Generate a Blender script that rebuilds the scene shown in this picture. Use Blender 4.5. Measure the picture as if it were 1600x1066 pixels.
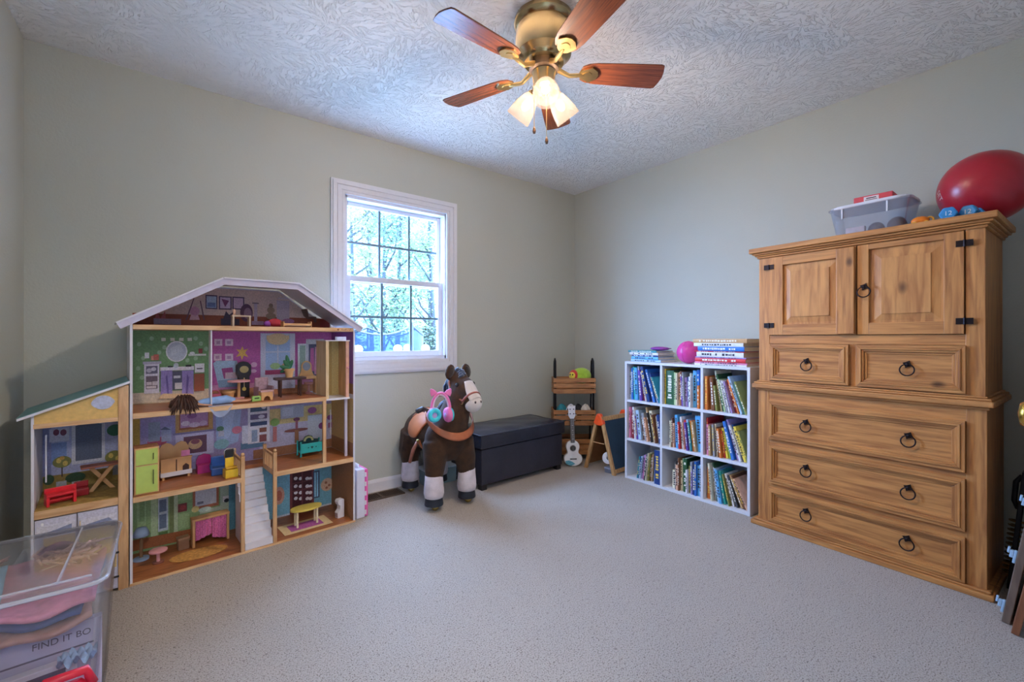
import bpy, bmesh, math, random
from mathutils import Vector, Matrix
R = math.radians
scene = bpy.context.scene
COL = scene.collection
for o in list(bpy.data.objects):
    bpy.data.objects.remove(o)

# ------------------------------------------------------------------ camera
cd = bpy.data.cameras.new('camera')
cam = bpy.data.objects.new('camera', cd)
COL.objects.link(cam)
cam.location = (0, 0, 1.05)
cam.rotation_euler = (R(90), 0, R(52.1 - 90))
cd.sensor_width = 36.0
cd.lens = 690.0 / 1600.0 * 36.0
cd.shift_y = -4.0 / 1600.0
cd.clip_start = 0.02
scene.camera = cam

# ------------------------------------------------------------------ room dimensions
XL, XR, YB, YF, ZC = -0.523, 3.075, 2.972, -0.13, 2.425
WX0, WX1, WZ0, WZ1 = 0.915, 1.68, 0.90, 2.0      # window opening

# ------------------------------------------------------------------ world, exposure
world = bpy.data.worlds.new('sky')
scene.world = world
world.use_nodes = True
wn = world.node_tree
bg = wn.nodes['Background']
bg.inputs[0].default_value = (0.33, 0.555, 1.0, 1)
bg.inputs[1].default_value = 44.0
scene.view_settings.view_transform = 'Standard'
scene.view_settings.look = 'None'
scene.view_settings.gamma = 1.0
scene.view_settings.exposure = 0.7
scene.view_settings.use_curve_mapping = False
scene.cycles.max_bounces = 8
scene.cycles.sample_clamp_direct = 1.7       # keeps window edges crisp against the bright sky

def area(name, loc, rot, sx, sy, energy, col, portal=False):
    l = bpy.data.lights.new(name, 'AREA')
    l.shape = 'RECTANGLE'; l.size = sx; l.size_y = sy
    l.energy = energy; l.color = col
    if portal: l.cycles.is_portal = True
    o = bpy.data.objects.new(name, l); COL.objects.link(o)
    o.location = loc; o.rotation_euler = rot
    return o
# sampling portal in the window opening (emits nothing itself)
area('window_portal', ((WX0+WX1)/2, YB+0.16, (WZ0+WZ1)/2), (R(-90), 0, 0), WX1-WX0, WZ1-WZ0, 1, (1, 1, 1), True)
# added fill light, unseen, shining in through the doorway behind the photographer
area('hall_fill_light', (-0.05, -0.95, 2.35), (R(35), 0, 0), 0.6, 0.6, 24, (1.0, 0.87, 0.72))

# ------------------------------------------------------------------ materials
def lin(h):
    if isinstance(h, str):
        h = h.lstrip('#'); c = [int(h[i:i+2], 16)/255 for i in (0, 2, 4)]
    else: c = list(h)
    return tuple(((v+0.055)/1.055)**2.4 if v > 0.04045 else v/12.92 for v in c)
_mats = {}
def new_mat(name):
    m = bpy.data.materials.new(name); m.use_nodes = True
    nt = m.node_tree
    return m, nt, nt.nodes['Principled BSDF']
def mat(h, rough=0.55, metal=0.0, var=0.10, scale=40, bump=0.0, bscale=None, sheen=0.0, coat=0.0, stretch=None, spec=None):
    """plain procedural material: base colour broken up by noise, optional fine relief"""
    key = (h, rough, metal, var, scale, bump, bscale, sheen, coat, stretch, spec)
    if key in _mats: return _mats[key]
    m, nt, p = new_mat('mat_%s' % h)
    N = nt.nodes; L = nt.links
    c = lin(h)
    tc = N.new('ShaderNodeTexCoord'); src = tc.outputs['Object']
    if stretch:
        mp = N.new('ShaderNodeMapping'); mp.inputs['Scale'].default_value = stretch
        L.new(src, mp.inputs['Vector']); src = mp.outputs['Vector']
    nz = N.new('ShaderNodeTexNoise'); nz.inputs['Scale'].default_value = scale
    nz.inputs['Detail'].default_value = 3.0
    L.new(src, nz.inputs['Vector'])
    rp = N.new('ShaderNodeValToRGB')
    rp.color_ramp.elements[0].position = 0.3; rp.color_ramp.elements[1].position = 0.7
    rp.color_ramp.elements[0].color = tuple(v*(1-var) for v in c) + (1,)
    rp.color_ramp.elements[1].color = tuple(min(1, v*(1+var)) for v in c) + (1,)
    L.new(nz.outputs['Fac'], rp.inputs['Fac'])
    L.new(rp.outputs['Color'], p.inputs['Base Color'])
    p.inputs['Roughness'].default_value = rough
    p.inputs['Metallic'].default_value = metal
    if spec is not None: p.inputs['Specular IOR Level'].default_value = spec
    if sheen: p.inputs['Sheen Weight'].default_value = sheen
    if coat: p.inputs['Coat Weight'].default_value = coat
    if bump:
        nb = N.new('ShaderNodeTexNoise'); nb.inputs['Scale'].default_value = bscale or scale*4
        nb.inputs['Detail'].default_value = 4.0
        L.new(src, nb.inputs['Vector'])
        b = N.new('ShaderNodeBump'); b.inputs['Strength'].default_value = bump
        b.inputs['Distance'].default_value = 0.004
        L.new(nb.outputs['Fac'], b.inputs['Height']); L.new(b.outputs['Normal'], p.inputs['Normal'])
    _mats[key] = m
    return m

def wood(light, dark, grain=(1, 1, 1), scale=1.0, knots=True, rough=0.5, name='wood'):
    """sawn wood: stretched noise grain, a few knots; grain runs along the axis with the smallest scale"""
    key = ('wood', light, dark, grain, scale, knots, rough)
    if key in _mats: return _mats[key]
    m, nt, p = new_mat(name); N = nt.nodes; L = nt.links
    tc = N.new('ShaderNodeTexCoord')
    mp = N.new('ShaderNodeMapping'); mp.inputs['Scale'].default_value = grain
    L.new(tc.outputs['Object'], mp.inputs['Vector'])
    n1 = N.new('ShaderNodeTexNoise'); n1.inputs['Scale'].default_value = 9*scale
    n1.inputs['Detail'].default_value = 6; n1.inputs['Distortion'].default_value = 0.6
    L.new(mp.outputs['Vector'], n1.inputs['Vector'])
    rp = N.new('ShaderNodeValToRGB'); e = rp.color_ramp.elements
    a, b = lin(light), lin(dark)
    e[0].position = 0.30; e[0].color = b + (1,)
    e[1].position = 0.58; e[1].color = a + (1,)
    k = e.new(0.74); k.color = tuple(min(1, v*1.15) for v in a) + (1,)
    L.new(n1.outputs['Fac'], rp.inputs['Fac'])
    out = rp.outputs['Color']
    if knots:
        mk = N.new('ShaderNodeMapping')
        mk.inputs['Scale'].default_value = (1.0 if grain[0] > 1 else 0.6, 0.0, 1.0 if grain[2] > 1 else 0.6)
        L.new(tc.outputs['Object'], mk.inputs['Vector'])
        vo = N.new('ShaderNodeTexVoronoi'); vo.inputs['Scale'].default_value = 4.6*scale
        L.new(mk.outputs['Vector'], vo.inputs['Vector'])
        rk = N.new('ShaderNodeValToRGB')
        rk.color_ramp.elements[0].position = 0.03; rk.color_ramp.elements[0].color = (0, 0, 0, 1)
        rk.color_ramp.elements[1].position = 0.085; rk.color_ramp.elements[1].color = (1, 1, 1, 1)
        L.new(vo.outputs['Distance'], rk.inputs['Fac'])
        mx = N.new('ShaderNodeMix'); mx.data_type = 'RGBA'
        L.new(rk.outputs['Color'], mx.inputs['Factor'])
        mx.inputs['A'].default_value = tuple(v*0.35 for v in b) + (1,)
        L.new(out, mx.inputs['B']); out = mx.outputs['Result']
    L.new(out, p.inputs['Base Color'])
    p.inputs['Roughness'].default_value = rough
    bp = N.new('ShaderNodeBump'); bp.inputs['Strength'].default_value = 0.25; bp.inputs['Distance'].default_value = 0.002
    L.new(n1.outputs['Fac'], bp.inputs['Height']); L.new(bp.outputs['Normal'], p.inputs['Normal'])
    _mats[key] = m
    return m

def attr_mat(rough=0.6, grain=0.0, name='printed_colours'):
    """flat print: colours stored on the mesh, with faint paper grain"""
    key = ('attr', rough, grain)
    if key in _mats: return _mats[key]
    m, nt, p = new_mat(name); N = nt.nodes; L = nt.links
    at = N.new('ShaderNodeAttribute'); at.attribute_name = 'Col'
    tc = N.new('ShaderNodeTexCoord')
    nz = N.new('ShaderNodeTexNoise'); nz.inputs['Scale'].default_value = 160; nz.inputs['Detail'].default_value = 2
    L.new(tc.outputs['Object'], nz.inputs['Vector'])
    mr = N.new('ShaderNodeMapRange'); mr.inputs['From Min'].default_value = 0.3; mr.inputs['From Max'].default_value = 0.7
    mr.inputs['To Min'].default_value = 1-grain; mr.inputs['To Max'].default_value = 1+grain
    L.new(nz.outputs['Fac'], mr.inputs['Value'])
    mx = N.new('ShaderNodeVectorMath'); mx.operation = 'SCALE'
    L.new(at.outputs['Color'], mx.inputs[0]); L.new(mr.outputs['Result'], mx.inputs['Scale'])
    L.new(mx.outputs['Vector'], p.inputs['Base Color'])
    p.inputs['Roughness'].default_value = rough
    _mats[key] = m
    return m

def clear_plastic(tint=(1, 1, 1), see=0.82, rough=0.08, name='clear_plastic', haze=(0.8, 0.85, 0.95)):
    m = bpy.data.materials.new(name); m.use_nodes = True
    nt = m.node_tree; N = nt.nodes; L = nt.links
    N.remove(N['Principled BSDF']); out = N['Material Output']
    tr = N.new('ShaderNodeBsdfTransparent'); tr.inputs[0].default_value = tint + (1,)
    df = N.new('ShaderNodeBsdfDiffuse'); df.inputs[0].default_value = haze + (1,)
    gl = N.new('ShaderNodeBsdfGlossy'); gl.inputs['Roughness'].default_value = rough
    nz = N.new('ShaderNodeTexNoise'); nz.inputs['Scale'].default_value = 6
    mr = N.new('ShaderNodeMapRange'); mr.inputs['To Min'].default_value = 1-see-0.04; mr.inputs['To Max'].default_value = 1-see+0.04
    L.new(nz.outputs['Fac'], mr.inputs['Value'])
    m1 = N.new('ShaderNodeMixShader'); L.new(mr.outputs['Result'], m1.inputs[0])
    L.new(tr.outputs[0], m1.inputs[1]); L.new(df.outputs[0], m1.inputs[2])
    fr = N.new('ShaderNodeFresnel'); fr.inputs['IOR'].default_value = 1.3
    fm = N.new('ShaderNodeMath'); fm.operation = 'MULTIPLY'; fm.inputs[1].default_value = 0.45; L.new(fr.outputs[0], fm.inputs[0])
    m2 = N.new('ShaderNodeMixShader'); L.new(fm.outputs[0], m2.inputs[0])
    L.new(m1.outputs[0], m2.inputs[1]); L.new(gl.outputs[0], m2.inputs[2])
    L.new(m2.outputs[0], out.inputs[0])
    return m

# ------------------------------------------------------------------ mesh helpers
class MB:
    """collects shapes into ONE mesh"""
    def __init__(s): s.v = []; s.f = []; s.c = []; s.col = None
    def _add(s, vs, fs, M=None):
        b = len(s.v)
        for p in vs:
            p = Vector(p)
            if M is not None: p = M @ p
            s.v.append(tuple(p))
        for f in fs:
            s.f.append(tuple(i+b for i in f)); s.c.append(s.col)
        return s
    def box(s, x0, x1, y0, y1, z0, z1, M=None):
        vs = [(x0,y0,z0),(x1,y0,z0),(x1,y1,z0),(x0,y1,z0),(x0,y0,z1),(x1,y0,z1),(x1,y1,z1),(x0,y1,z1)]
        return s._add(vs, [(0,3,2,1),(4,5,6,7),(0,1,5,4),(1,2,6,5),(2,3,7,6),(3,0,4,7)], M)
    def prism(s, poly, a, b, axis='y', M=None):
        """extrude a 2-D polygon: axis y -> poly is (x,z); x -> (y,z); z -> (x,y)"""
        n = len(poly)
        mk = {'y': lambda p, t: (p[0], t, p[1]), 'x': lambda p, t: (t, p[0], p[1]), 'z': lambda p, t: (p[0], p[1], t)}[axis]
        vs = [mk(p, a) for p in poly] + [mk(p, b) for p in poly]
        fs = [tuple(range(n)), tuple(range(2*n-1, n-1, -1))]
        fs += [(i, i+n, (i+1) % n+n, (i+1) % n) for i in range(n)]
        return s._add(vs, fs, M)
    def cyl(s, p0, p1, r0, r1=None, n=12, caps=True, M=None):
        r1 = r0 if r1 is None else r1
        p0, p1 = Vector(p0), Vector(p1)
        q = (p1-p0).to_track_quat('Z', 'Y')
        vs = []
        for p, r in ((p0, r0), (p1, r1)):
            for i in range(n):
                t = 2*math.pi*i/n
                vs.append(p + q @ Vector((r*math.cos(t), r*math.sin(t), 0)))
        fs = [(i, (i+1) % n, (i+1) % n+n, i+n) for i in range(n)]
        if caps: fs += [tuple(range(n-1, -1, -1)), tuple(range(n, 2*n))]
        return s._add(vs, fs, M)
    def tube(s, pts, r, n=8, closed=False, M=None):
        pts = [Vector(p) for p in pts]; m = len(pts); vs = []
        up = None
        for i, p in enumerate(pts):
            a = pts[(i-1) % m] if (closed or i) else pts[i]
            b = pts[(i+1) % m] if (closed or i < m-1) else pts[i]
            t = (b-a).normalized()
            if up is None:
                up = Vector((0, 0, 1)) if abs(t.z) < 0.9 else Vector((0, 1, 0))
            sd = t.cross(up).normalized(); up = sd.cross(t).normalized()
            rr = r[i] if isinstance(r, (list, tuple)) else r
            for k in range(n):
                an = 2*math.pi*k/n
                vs.append(p + sd*rr*math.cos(an) + up*rr*math.sin(an))
        fs = []
        for i in range(m if closed else m-1):
            j = (i+1) % m
            for k in range(n):
                l = (k+1) % n
                fs.append((i*n+k, i*n+l, j*n+l, j*n+k))
        if not closed: fs += [tuple(range(n-1, -1, -1)), tuple(range((m-1)*n, m*n))]
        return s._add(vs, fs, M)
    def lathe(s, prof, n=20, M=None):
        """revolve (r, z) points about local z"""
        vs = []; fs = []; m = len(prof)
        for r, z in prof:
            for k in range(n):
                a = 2*math.pi*k/n; vs.append((r*math.cos(a), r*math.sin(a), z))
        for i in range(m-1):
            for k in range(n):
                l = (k+1) % n; fs.append((i*n+k, i*n+l, (i+1)*n+l, (i+1)*n+k))
        if prof[0][0] > 1e-5: fs.append(tuple(range(n-1, -1, -1)))
        if prof[-1][0] > 1e-5: fs.append(tuple(range((m-1)*n, m*n)))
        return s._add(vs, fs, M)
    def ball(s, c, rx, ry=None, rz=None, n=16, m=10, M=None):
        ry = rx if ry is None else ry; rz = rx if rz is None else rz
        vs = [(c[0], c[1], c[2]-rz)]; fs = []
        for i in range(1, m):
            t = math.pi*i/m - math.pi/2
            for k in range(n):
                a = 2*math.pi*k/n
                vs.append((c[0]+rx*math.cos(t)*math.cos(a), c[1]+ry*math.cos(t)*math.sin(a), c[2]+rz*math.sin(t)))
        vs.append((c[0], c[1], c[2]+rz)); top = len(vs)-1
        for k in range(n): fs.append((0, 1+(k+1) % n, 1+k))
        for i in range(m-2):
            for k in range(n):
                l = (k+1) % n; b = 1+i*n
                fs.append((b+k, b+l, b+n+l, b+n+k))
        b = 1+(m-2)*n
        for k in range(n): fs.append((b+k, b+(k+1) % n, top))
        return s._add(vs, fs, M)
    def torus(s, c, R0, r, n=24, k=8, axis='z', M=None, a0=0, a1=360):
        pts = []
        full = abs(a1-a0) >= 360
        for i in range(n if full else n+1):
            t = R(a0) + R(a1-a0)*i/n
            x, y = R0*math.cos(t), R0*math.sin(t)
            pts.append({'z': (c[0]+x, c[1]+y, c[2]), 'y': (c[0]+x, c[1], c[2]+y), 'x': (c[0], c[1]+x, c[2]+y)}[axis])
        return s.tube(pts, r, k, closed=full, M=M)
    def grid(s, fn, nu, nv, M=None):
        vs = [fn(i/nu, j/nv) for j in range(nv+1) for i in range(nu+1)]
        fs = [(j*(nu+1)+i, j*(nu+1)+i+1, (j+1)*(nu+1)+i+1, (j+1)*(nu+1)+i) for j in range(nv) for i in range(nu)]
        return s._add(vs, fs, M)
    def mesh(s, name):
        me = bpy.data.meshes.new(name); me.from_pydata(s.v, [], s.f)
        if any(c is not None for c in s.c):
            a = me.color_attributes.new('Col', 'FLOAT_COLOR', 'CORNER')
            i = 0
            for f, c in zip(s.f, s.c):
                c = c or (0.5, 0.5, 0.5)
                for _ in f: a.data[i].color = (c[0], c[1], c[2], 1); i += 1
        me.update()
        return me
    def build(s, name, m, parent=None, loc=None, rot=None, bevel=0, smooth=False, seg=2, auto=None):
        me = s.mesh(name)
        return put(name, me, m, parent, loc, rot, bevel, smooth, seg, auto)
def put(name, me, m, parent=None, loc=None, rot=None, bevel=0, smooth=False, seg=2, auto=None):
    o = bpy.data.objects.new(name, me); COL.objects.link(o)
    if m is not None and not me.materials: me.materials.append(m)
    if parent is not None: o.parent = parent
    if loc is not None: o.location = loc
    if rot is not None: o.rotation_euler = rot
    if smooth:
        for p in me.polygons: p.use_smooth = True
        if auto: me.set_sharp_from_angle(angle=R(auto))
    if bevel:
        b = o.modifiers.new('bevel', 'BEVEL'); b.width = bevel; b.segments = seg
        b.limit_method = 'ANGLE'; b.angle_limit = R(40)
    return o
def tag(o, label, cat, group=None, kind=None):
    o['label'] = label; o['category'] = cat
    if group: o['group'] = group
    if kind: o['kind'] = kind
    return o
def thing(name, label, cat, loc=(0, 0, 0), rz=0.0, group=None):
    o = bpy.data.objects.new(name, None); COL.objects.link(o)
    o.empty_display_size = 0.05
    o.location = loc; o.rotation_euler = (0, 0, rz)
    return tag(o, label, cat, group)
def structure(o, label=None, cat=None):
    o['kind'] = 'structure'
    if label: o['label'] = label
    if cat: o['category'] = cat
    return o
def boxes(*bs):
    m = MB()
    for b in bs: m.box(*b)
    return m
def X(loc=(0, 0, 0), rx=0, ry=0, rz=0):
    return Matrix.Translation(loc) @ Matrix.Rotation(R(rz), 4, 'Z') @ Matrix.Rotation(R(ry), 4, 'Y') @ Matrix.Rotation(R(rx), 4, 'X')
class Frame:
    """a local frame standing on the floor: x along the front, y into the wall"""
    def __init__(s, p0, p1):
        dx, dy = p1[0]-p0[0], p1[1]-p0[1]; l = math.hypot(dx, dy)
        s.o = p0; s.ex = (dx/l, dy/l); s.ey = (-dy/l, dx/l); s.rz = math.atan2(dy, dx); s.w = l
    def __call__(s, x, y, z=0.0):
        return (s.o[0]+x*s.ex[0]+y*s.ey[0], s.o[1]+x*s.ex[1]+y*s.ey[1], z)
def letters(txt, size, parent, name, m, M, ext=0.0004):
    """flat lettering as a mesh part"""
    cu = bpy.data.curves.new(name, 'FONT'); cu.body = txt; cu.size = size; cu.extrude = ext
    cu.align_x = 'CENTER'; cu.align_y = 'CENTER'
    to = bpy.data.objects.new(name+'_tmp', cu); COL.objects.link(to)
    bpy.context.view_layer.update()
    me = bpy.data.meshes.new_from_object(to.evaluated_get(bpy.context.evaluated_depsgraph_get()))
    bpy.data.objects.remove(to); bpy.data.curves.remove(cu)
    me.transform(M); me.materials.clear()
    return put(name, me, m, parent)

# ================================================================== THE SETTING
def wall_mat():
    m, nt, p = new_mat('painted_drywall'); N = nt.nodes; L = nt.links
    tc = N.new('ShaderNodeTexCoord')
    n1 = N.new('ShaderNodeTexNoise'); n1.inputs['Scale'].default_value = 1.3; n1.inputs['Detail'].default_value = 2
    L.new(tc.outputs['Object'], n1.inputs['Vector'])
    rp = N.new('ShaderNodeValToRGB')
    rp.color_ramp.elements[0].color = lin('b3b4a9') + (1,); rp.color_ramp.elements[1].color = lin('bcbcb1') + (1,)
    L.new(n1.outputs['Fac'], rp.inputs['Fac']); L.new(rp.outputs['Color'], p.inputs['Base Color'])
    p.inputs['Roughness'].default_value = 0.62
    n2 = N.new('ShaderNodeTexNoise'); n2.inputs['Scale'].default_value = 95; n2.inputs['Detail'].default_value = 3
    L.new(tc.outputs['Object'], n2.inputs['Vector'])
    b = N.new('ShaderNodeBump'); b.inputs['Strength'].default_value = 0.32; b.inputs['Distance'].default_value = 0.004
    L.new(n2.outputs['Fac'], b.inputs['Height']); L.new(b.outputs['Normal'], p.inputs['Normal'])
    return m
def ceiling_mat():
    m, nt, p = new_mat('stomped_ceiling_plaster'); N = nt.nodes; L = nt.links
    p.inputs['Base Color'].default_value = lin('efedea') + (1,)
    p.inputs['Roughness'].default_value = 0.7
    tc = N.new('ShaderNodeTexCoord')
    # direction of the brush strokes wanders from stamp to stamp
    vo = N.new('ShaderNodeTexVoronoi'); vo.inputs['Scale'].default_value = 7.0
    L.new(tc.outputs['Object'], vo.inputs['Vector'])
    ro = N.new('ShaderNodeVectorRotate'); ro.rotation_type = 'Z_AXIS'
    mm = N.new('ShaderNodeMath'); mm.operation = 'MULTIPLY'; mm.inputs[1].default_value = 6.28
    sp = N.new('ShaderNodeSeparateColor'); L.new(vo.outputs['Color'], sp.inputs[0])
    L.new(sp.outputs[0], mm.inputs[0]); L.new(mm.outputs[0], ro.inputs['Angle'])
    L.new(tc.outputs['Object'], ro.inputs['Vector'])
    mp = N.new('ShaderNodeMapping'); mp.inputs['Scale'].default_value = (1.0, 3.0, 1.0)
    L.new(ro.outputs['Vector'], mp.inputs['Vector'])
    n1 = N.new('ShaderNodeTexNoise'); n1.inputs['Scale'].default_value = 19; n1.inputs['Detail'].default_value = 3
    n1.inputs['Distortion'].default_value = 1.6
    L.new(mp.outputs['Vector'], n1.inputs['Vector'])
    rp = N.new('ShaderNodeValToRGB')
    rp.color_ramp.elements[0].position = 0.50; rp.color_ramp.elements[1].position = 0.64
    L.new(n1.outputs['Fac'], rp.inputs['Fac'])
    b = N.new('ShaderNodeBump'); b.inputs['Strength'].default_value = 0.78; b.inputs['Distance'].default_value = 0.008
    L.new(rp.outputs['Color'], b.inputs['Height']); L.new(b.outputs['Normal'], p.inputs['Normal'])
    return m
def carpet_mat():
    m, nt, p = new_mat('cut_pile_carpet'); N = nt.nodes; L = nt.links
    tc = N.new('ShaderNodeTexCoord')
    n1 = N.new('ShaderNodeTexNoise'); n1.inputs['Scale'].default_value = 230; n1.inputs['Detail'].default_value = 4
    n2 = N.new('ShaderNodeTexNoise'); n2.inputs['Scale'].default_value = 2.2; n2.inputs['Detail'].default_value = 3
    for n in (n1, n2): L.new(tc.outputs['Object'], n.inputs['Vector'])
    rp = N.new('ShaderNodeValToRGB'); e = rp.color_ramp.elements
    e[0].position = 0.36; e[0].color = lin('6a5c52') + (1,)
    e[1].position = 0.44; e[1].color = lin('a99f95') + (1,)
    k = e.new(0.7); k.color = lin('bcb2a9') + (1,)
    L.new(n1.outputs['Fac'], rp.inputs['Fac'])
    mx = N.new('ShaderNodeMix'); mx.data_type = 'RGBA'; mx.blend_type = 'MULTIPLY'; mx.inputs['Factor'].default_value = 1
    r2 = N.new('ShaderNodeValToRGB'); r2.color_ramp.elements[0].color = (0.86, 0.86, 0.86, 1); r2.color_ramp.elements[1].color = (1, 1, 1, 1)
    L.new(n2.outputs['Fac'], r2.inputs['Fac'])
    L.new(rp.outputs['Color'], mx.inputs['A']); L.new(r2.outputs['Color'], mx.inputs['B'])
    n3 = N.new('ShaderNodeTexNoise'); n3.inputs['Scale'].default_value = 95; n3.inputs['Detail'].default_value = 2
    L.new(tc.outputs['Object'], n3.inputs['Vector'])
    r3 = N.new('ShaderNodeValToRGB'); r3.color_ramp.elements[0].position = 0.30; r3.color_ramp.elements[1].position = 0.37
    r3.color_ramp.elements[0].color = (0.5, 0.47, 0.45, 1); r3.color_ramp.elements[1].color = (1, 1, 1, 1)
    L.new(n3.outputs['Fac'], r3.inputs['Fac'])
    m3 = N.new('ShaderNodeMix'); m3.data_type = 'RGBA'; m3.blend_type = 'MULTIPLY'; m3.inputs['Factor'].default_value = 1
    L.new(mx.outputs['Result'], m3.inputs['A']); L.new(r3.outputs['Color'], m3.inputs['B'])
    L.new(m3.outputs['Result'], p.inputs['Base Color'])
    p.inputs['Roughness'].default_value = 0.95; p.inputs['Sheen Weight'].default_value = 0.25
    p.inputs['Specular IOR Level'].default_value = 0.1
    b = N.new('ShaderNodeBump'); b.inputs['Strength'].default_value = 0.6; b.inputs['Distance'].default_value = 0.006
    L.new(n1.outputs['Fac'], b.inputs['Height']); L.new(b.outputs['Normal'], p.inputs['Normal'])
    return m
M_WALL, M_CEIL, M_CARPET = wall_mat(), ceiling_mat(), carpet_mat()
M_TRIM = mat('dcdadd', 0.35, var=0.02)
T = 0.13
HX0, HX1, HY = -1.0, 1.4, -1.7       # hall behind the photographer
structure(boxes((XL-T, XR+T, YF-T, YB+T, -0.1, 0), (HX0, HX1, HY, YF-T, -0.1, 0)).build('floor', M_CARPET), 'beige cut pile carpet over the whole floor', 'floor')
structure(boxes((XL-T, XR+T, YF-T, YB+T, ZC, ZC+0.1), (HX0, HX1, HY, YF-T, ZC, ZC+0.1)).build('ceiling', M_CEIL), 'white ceiling with stamped plaster texture', 'ceiling')
structure(boxes((XL-T, WX0, YB, YB+T, 0, ZC), (WX1, XR+T, YB, YB+T, 0, ZC), (WX0, WX1, YB, YB+T, 0, WZ0), (WX0, WX1, YB, YB+T, WZ1, ZC)).build('wall_back', M_WALL), 'grey green wall with the window', 'wall')
structure(boxes((XR, XR+T, YF-T, YB, 0, ZC)).build('wall_right', M_WALL), 'grey green wall behind bookcase and wardrobe', 'wall')
structure(boxes((XL-T, XL, YF-T, YB, 0, ZC)).build('wall_left', M_WALL), 'narrow strip of grey wall at left edge', 'wall')
DX0, DX1, DZ = -0.42, 0.52, 2.05
structure(boxes((XL, DX0, YF-T, YF, 0, ZC), (DX1, XR, YF-T, YF, 0, ZC), (DX0, DX1, YF-T, YF, DZ, ZC)).build('wall_front', M_WALL), 'wall with the doorway behind the camera', 'wall')
structure(boxes((HX0-T, HX0, HY, YF-T, 0, ZC), (HX1, HX1+T, HY, YF-T, 0, ZC), (HX0-T, HX1+T, HY-T, HY, 0, ZC)).build('wall_hall', M_WALL), 'hall walls behind the camera', 'wall')
def baseboard(name, poly_from, poly_to):
    m = MB()
    x0, y0 = poly_from; x1, y1 = poly_to
    f = Frame(poly_from, poly_to)
    prof = [(0, 0), (0.014, 0), (0.014, 0.062), (0.009, 0.075), (0.006, 0.082), (0, 0.082)]
    Mx = Matrix.Translation((x0, y0, 0)) @ Matrix.Rotation(f.rz, 4, 'Z')
    m.prism([(p[0], p[1]) for p in prof], 0, f.w, 'x', Mx)
    return structure(m.build(name, M_TRIM), 'white painted baseboard', 'baseboard')
# each runs with its wall on the right-hand side of travel, so the profile (local +y) faces the room
baseboard('baseboard_back', (XR, YB), (XL, YB))
baseboard('baseboard_right', (XR, YF), (XR, YB))
baseboard('baseboard_left', (XL, YB), (XL, YF))

# ------------------------------------------------------------------ window
def glass_mat():
    m = bpy.data.materials.new('window_glass'); m.use_nodes = True
    nt = m.node_tree; N = nt.nodes; L = nt.links
    N.remove(N['Principled BSDF'])
    tr = N.new('ShaderNodeBsdfTransparent'); tr.inputs[0].default_value = (0.96, 0.985, 1.0, 1)
    gl = N.new('ShaderNodeBsdfGlossy'); gl.inputs['Roughness'].default_value = 0.02
    mx = N.new('ShaderNodeMixShader'); mx.inputs[0].default_value = 0.05
    L.new(tr.outputs[0], mx.inputs[1]); L.new(gl.outputs[0], mx.inputs[2]); L.new(mx.outputs[0], N['Material Output'].inputs[0])
    return m
M_GLASS = glass_mat()
M_VINYL = mat('d2d0d6', 0.4, var=0.02)
M_GRILLE_SHADED = mat('5c7484', 0.45, var=0.04)  # white grille darkened: its shade against the sky is put into the colour
win = bpy.data.objects.new('window_1', None); COL.objects.link(win)
structure(win, 'white double hung window with twelve lites and moulded casing', 'window')
def casing_piece(side):
    m = MB()
    ox0, ox1, oz0, oz1 = 0.826, 1.763, 0.81, 2.09
    steps = [(0.0, 0.012, 0.016), (0.012, 0.034, 0.026), (0.034, 0.040, 0.018), (0.040, 0.066, 0.022), (0.066, 0.072, 0.014), (0.072, 0.0895, 0.017)]
    for a, b, dep in steps:
        def rect(t): return ox0+t, ox1-t, oz0+t, oz1-t
        A, Bq = rect(a), rect(b)
        q = {'l': [(A[0], A[2]), (Bq[0], Bq[2]), (Bq[0], Bq[3]), (A[0], A[3])],
             'r': [(A[1], A[2]), (A[1], A[3]), (Bq[1], Bq[3]), (Bq[1], Bq[2])],
             't': [(A[0], A[3]), (Bq[0], Bq[3]), (Bq[1], Bq[3]), (A[1], A[3])],
             'b': [(A[0], A[2]), (A[1], A[2]), (Bq[1], Bq[2]), (Bq[0], Bq[2])]}[side]
        m.prism(q, YB-dep, YB, 'y')
    return m
for s in 'lrtb': casing_piece(s).build('casing', M_TRIM, win)
boxes((WX0, WX0+0.018, YB, YB+T, WZ0, WZ1), (WX1-0.018, WX1, YB, YB+T, WZ0, WZ1), (WX0, WX1, YB, YB+T, WZ1-0.018, WZ1), (WX0, WX1, YB, YB+T, WZ0, WZ0+0.022)).build('jamb', M_VINYL, win)
def sash(name, x0, x1, z0, z1, y0, y1, st, rb, rt_):
    s = boxes((x0, x0+st, y0, y1, z0, z1), (x1-st, x1, y0, y1, z0, z1), (x0+st, x1-st, y0, y1, z0, z0+rb), (x0+st, x1-st, y0, y1, z1-rt_, z1)).build(name, M_VINYL, win, bevel=0.003)
    gx0, gx1, gz0, gz1 = x0+st, x1-st, z0+rb, z1-rt_
    ym = (y0+y1)/2; mw = 0.0075
    for i in (1, 2):
        xm = gx0+(gx1-gx0)*i/3
        boxes((xm-mw, xm+mw, ym-0.006, ym+0.006, gz0, gz1)).build('muntin', M_GRILLE_SHADED, s)
    zm = (gz0+gz1)/2
    boxes((gx0, gx1, ym-0.0065, ym+0.0065, zm-mw, zm+mw)).build('muntin', M_GRILLE_SHADED, s)
    pane = None
    pw, ph = (gx1-gx0)/3, (gz1-gz0)/2
    me = boxes((-pw/2+0.001, pw/2-0.001, -0.0015, 0.0015, -ph/2+0.001, ph/2-0.001)).mesh('pane')
    for i in range(3):
        for j in range(2):
            put('pane', me, M_GLASS, s, (gx0+pw*(i+0.5), ym+0.009, gz0+ph*(j+0.5)))
    return s
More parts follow.
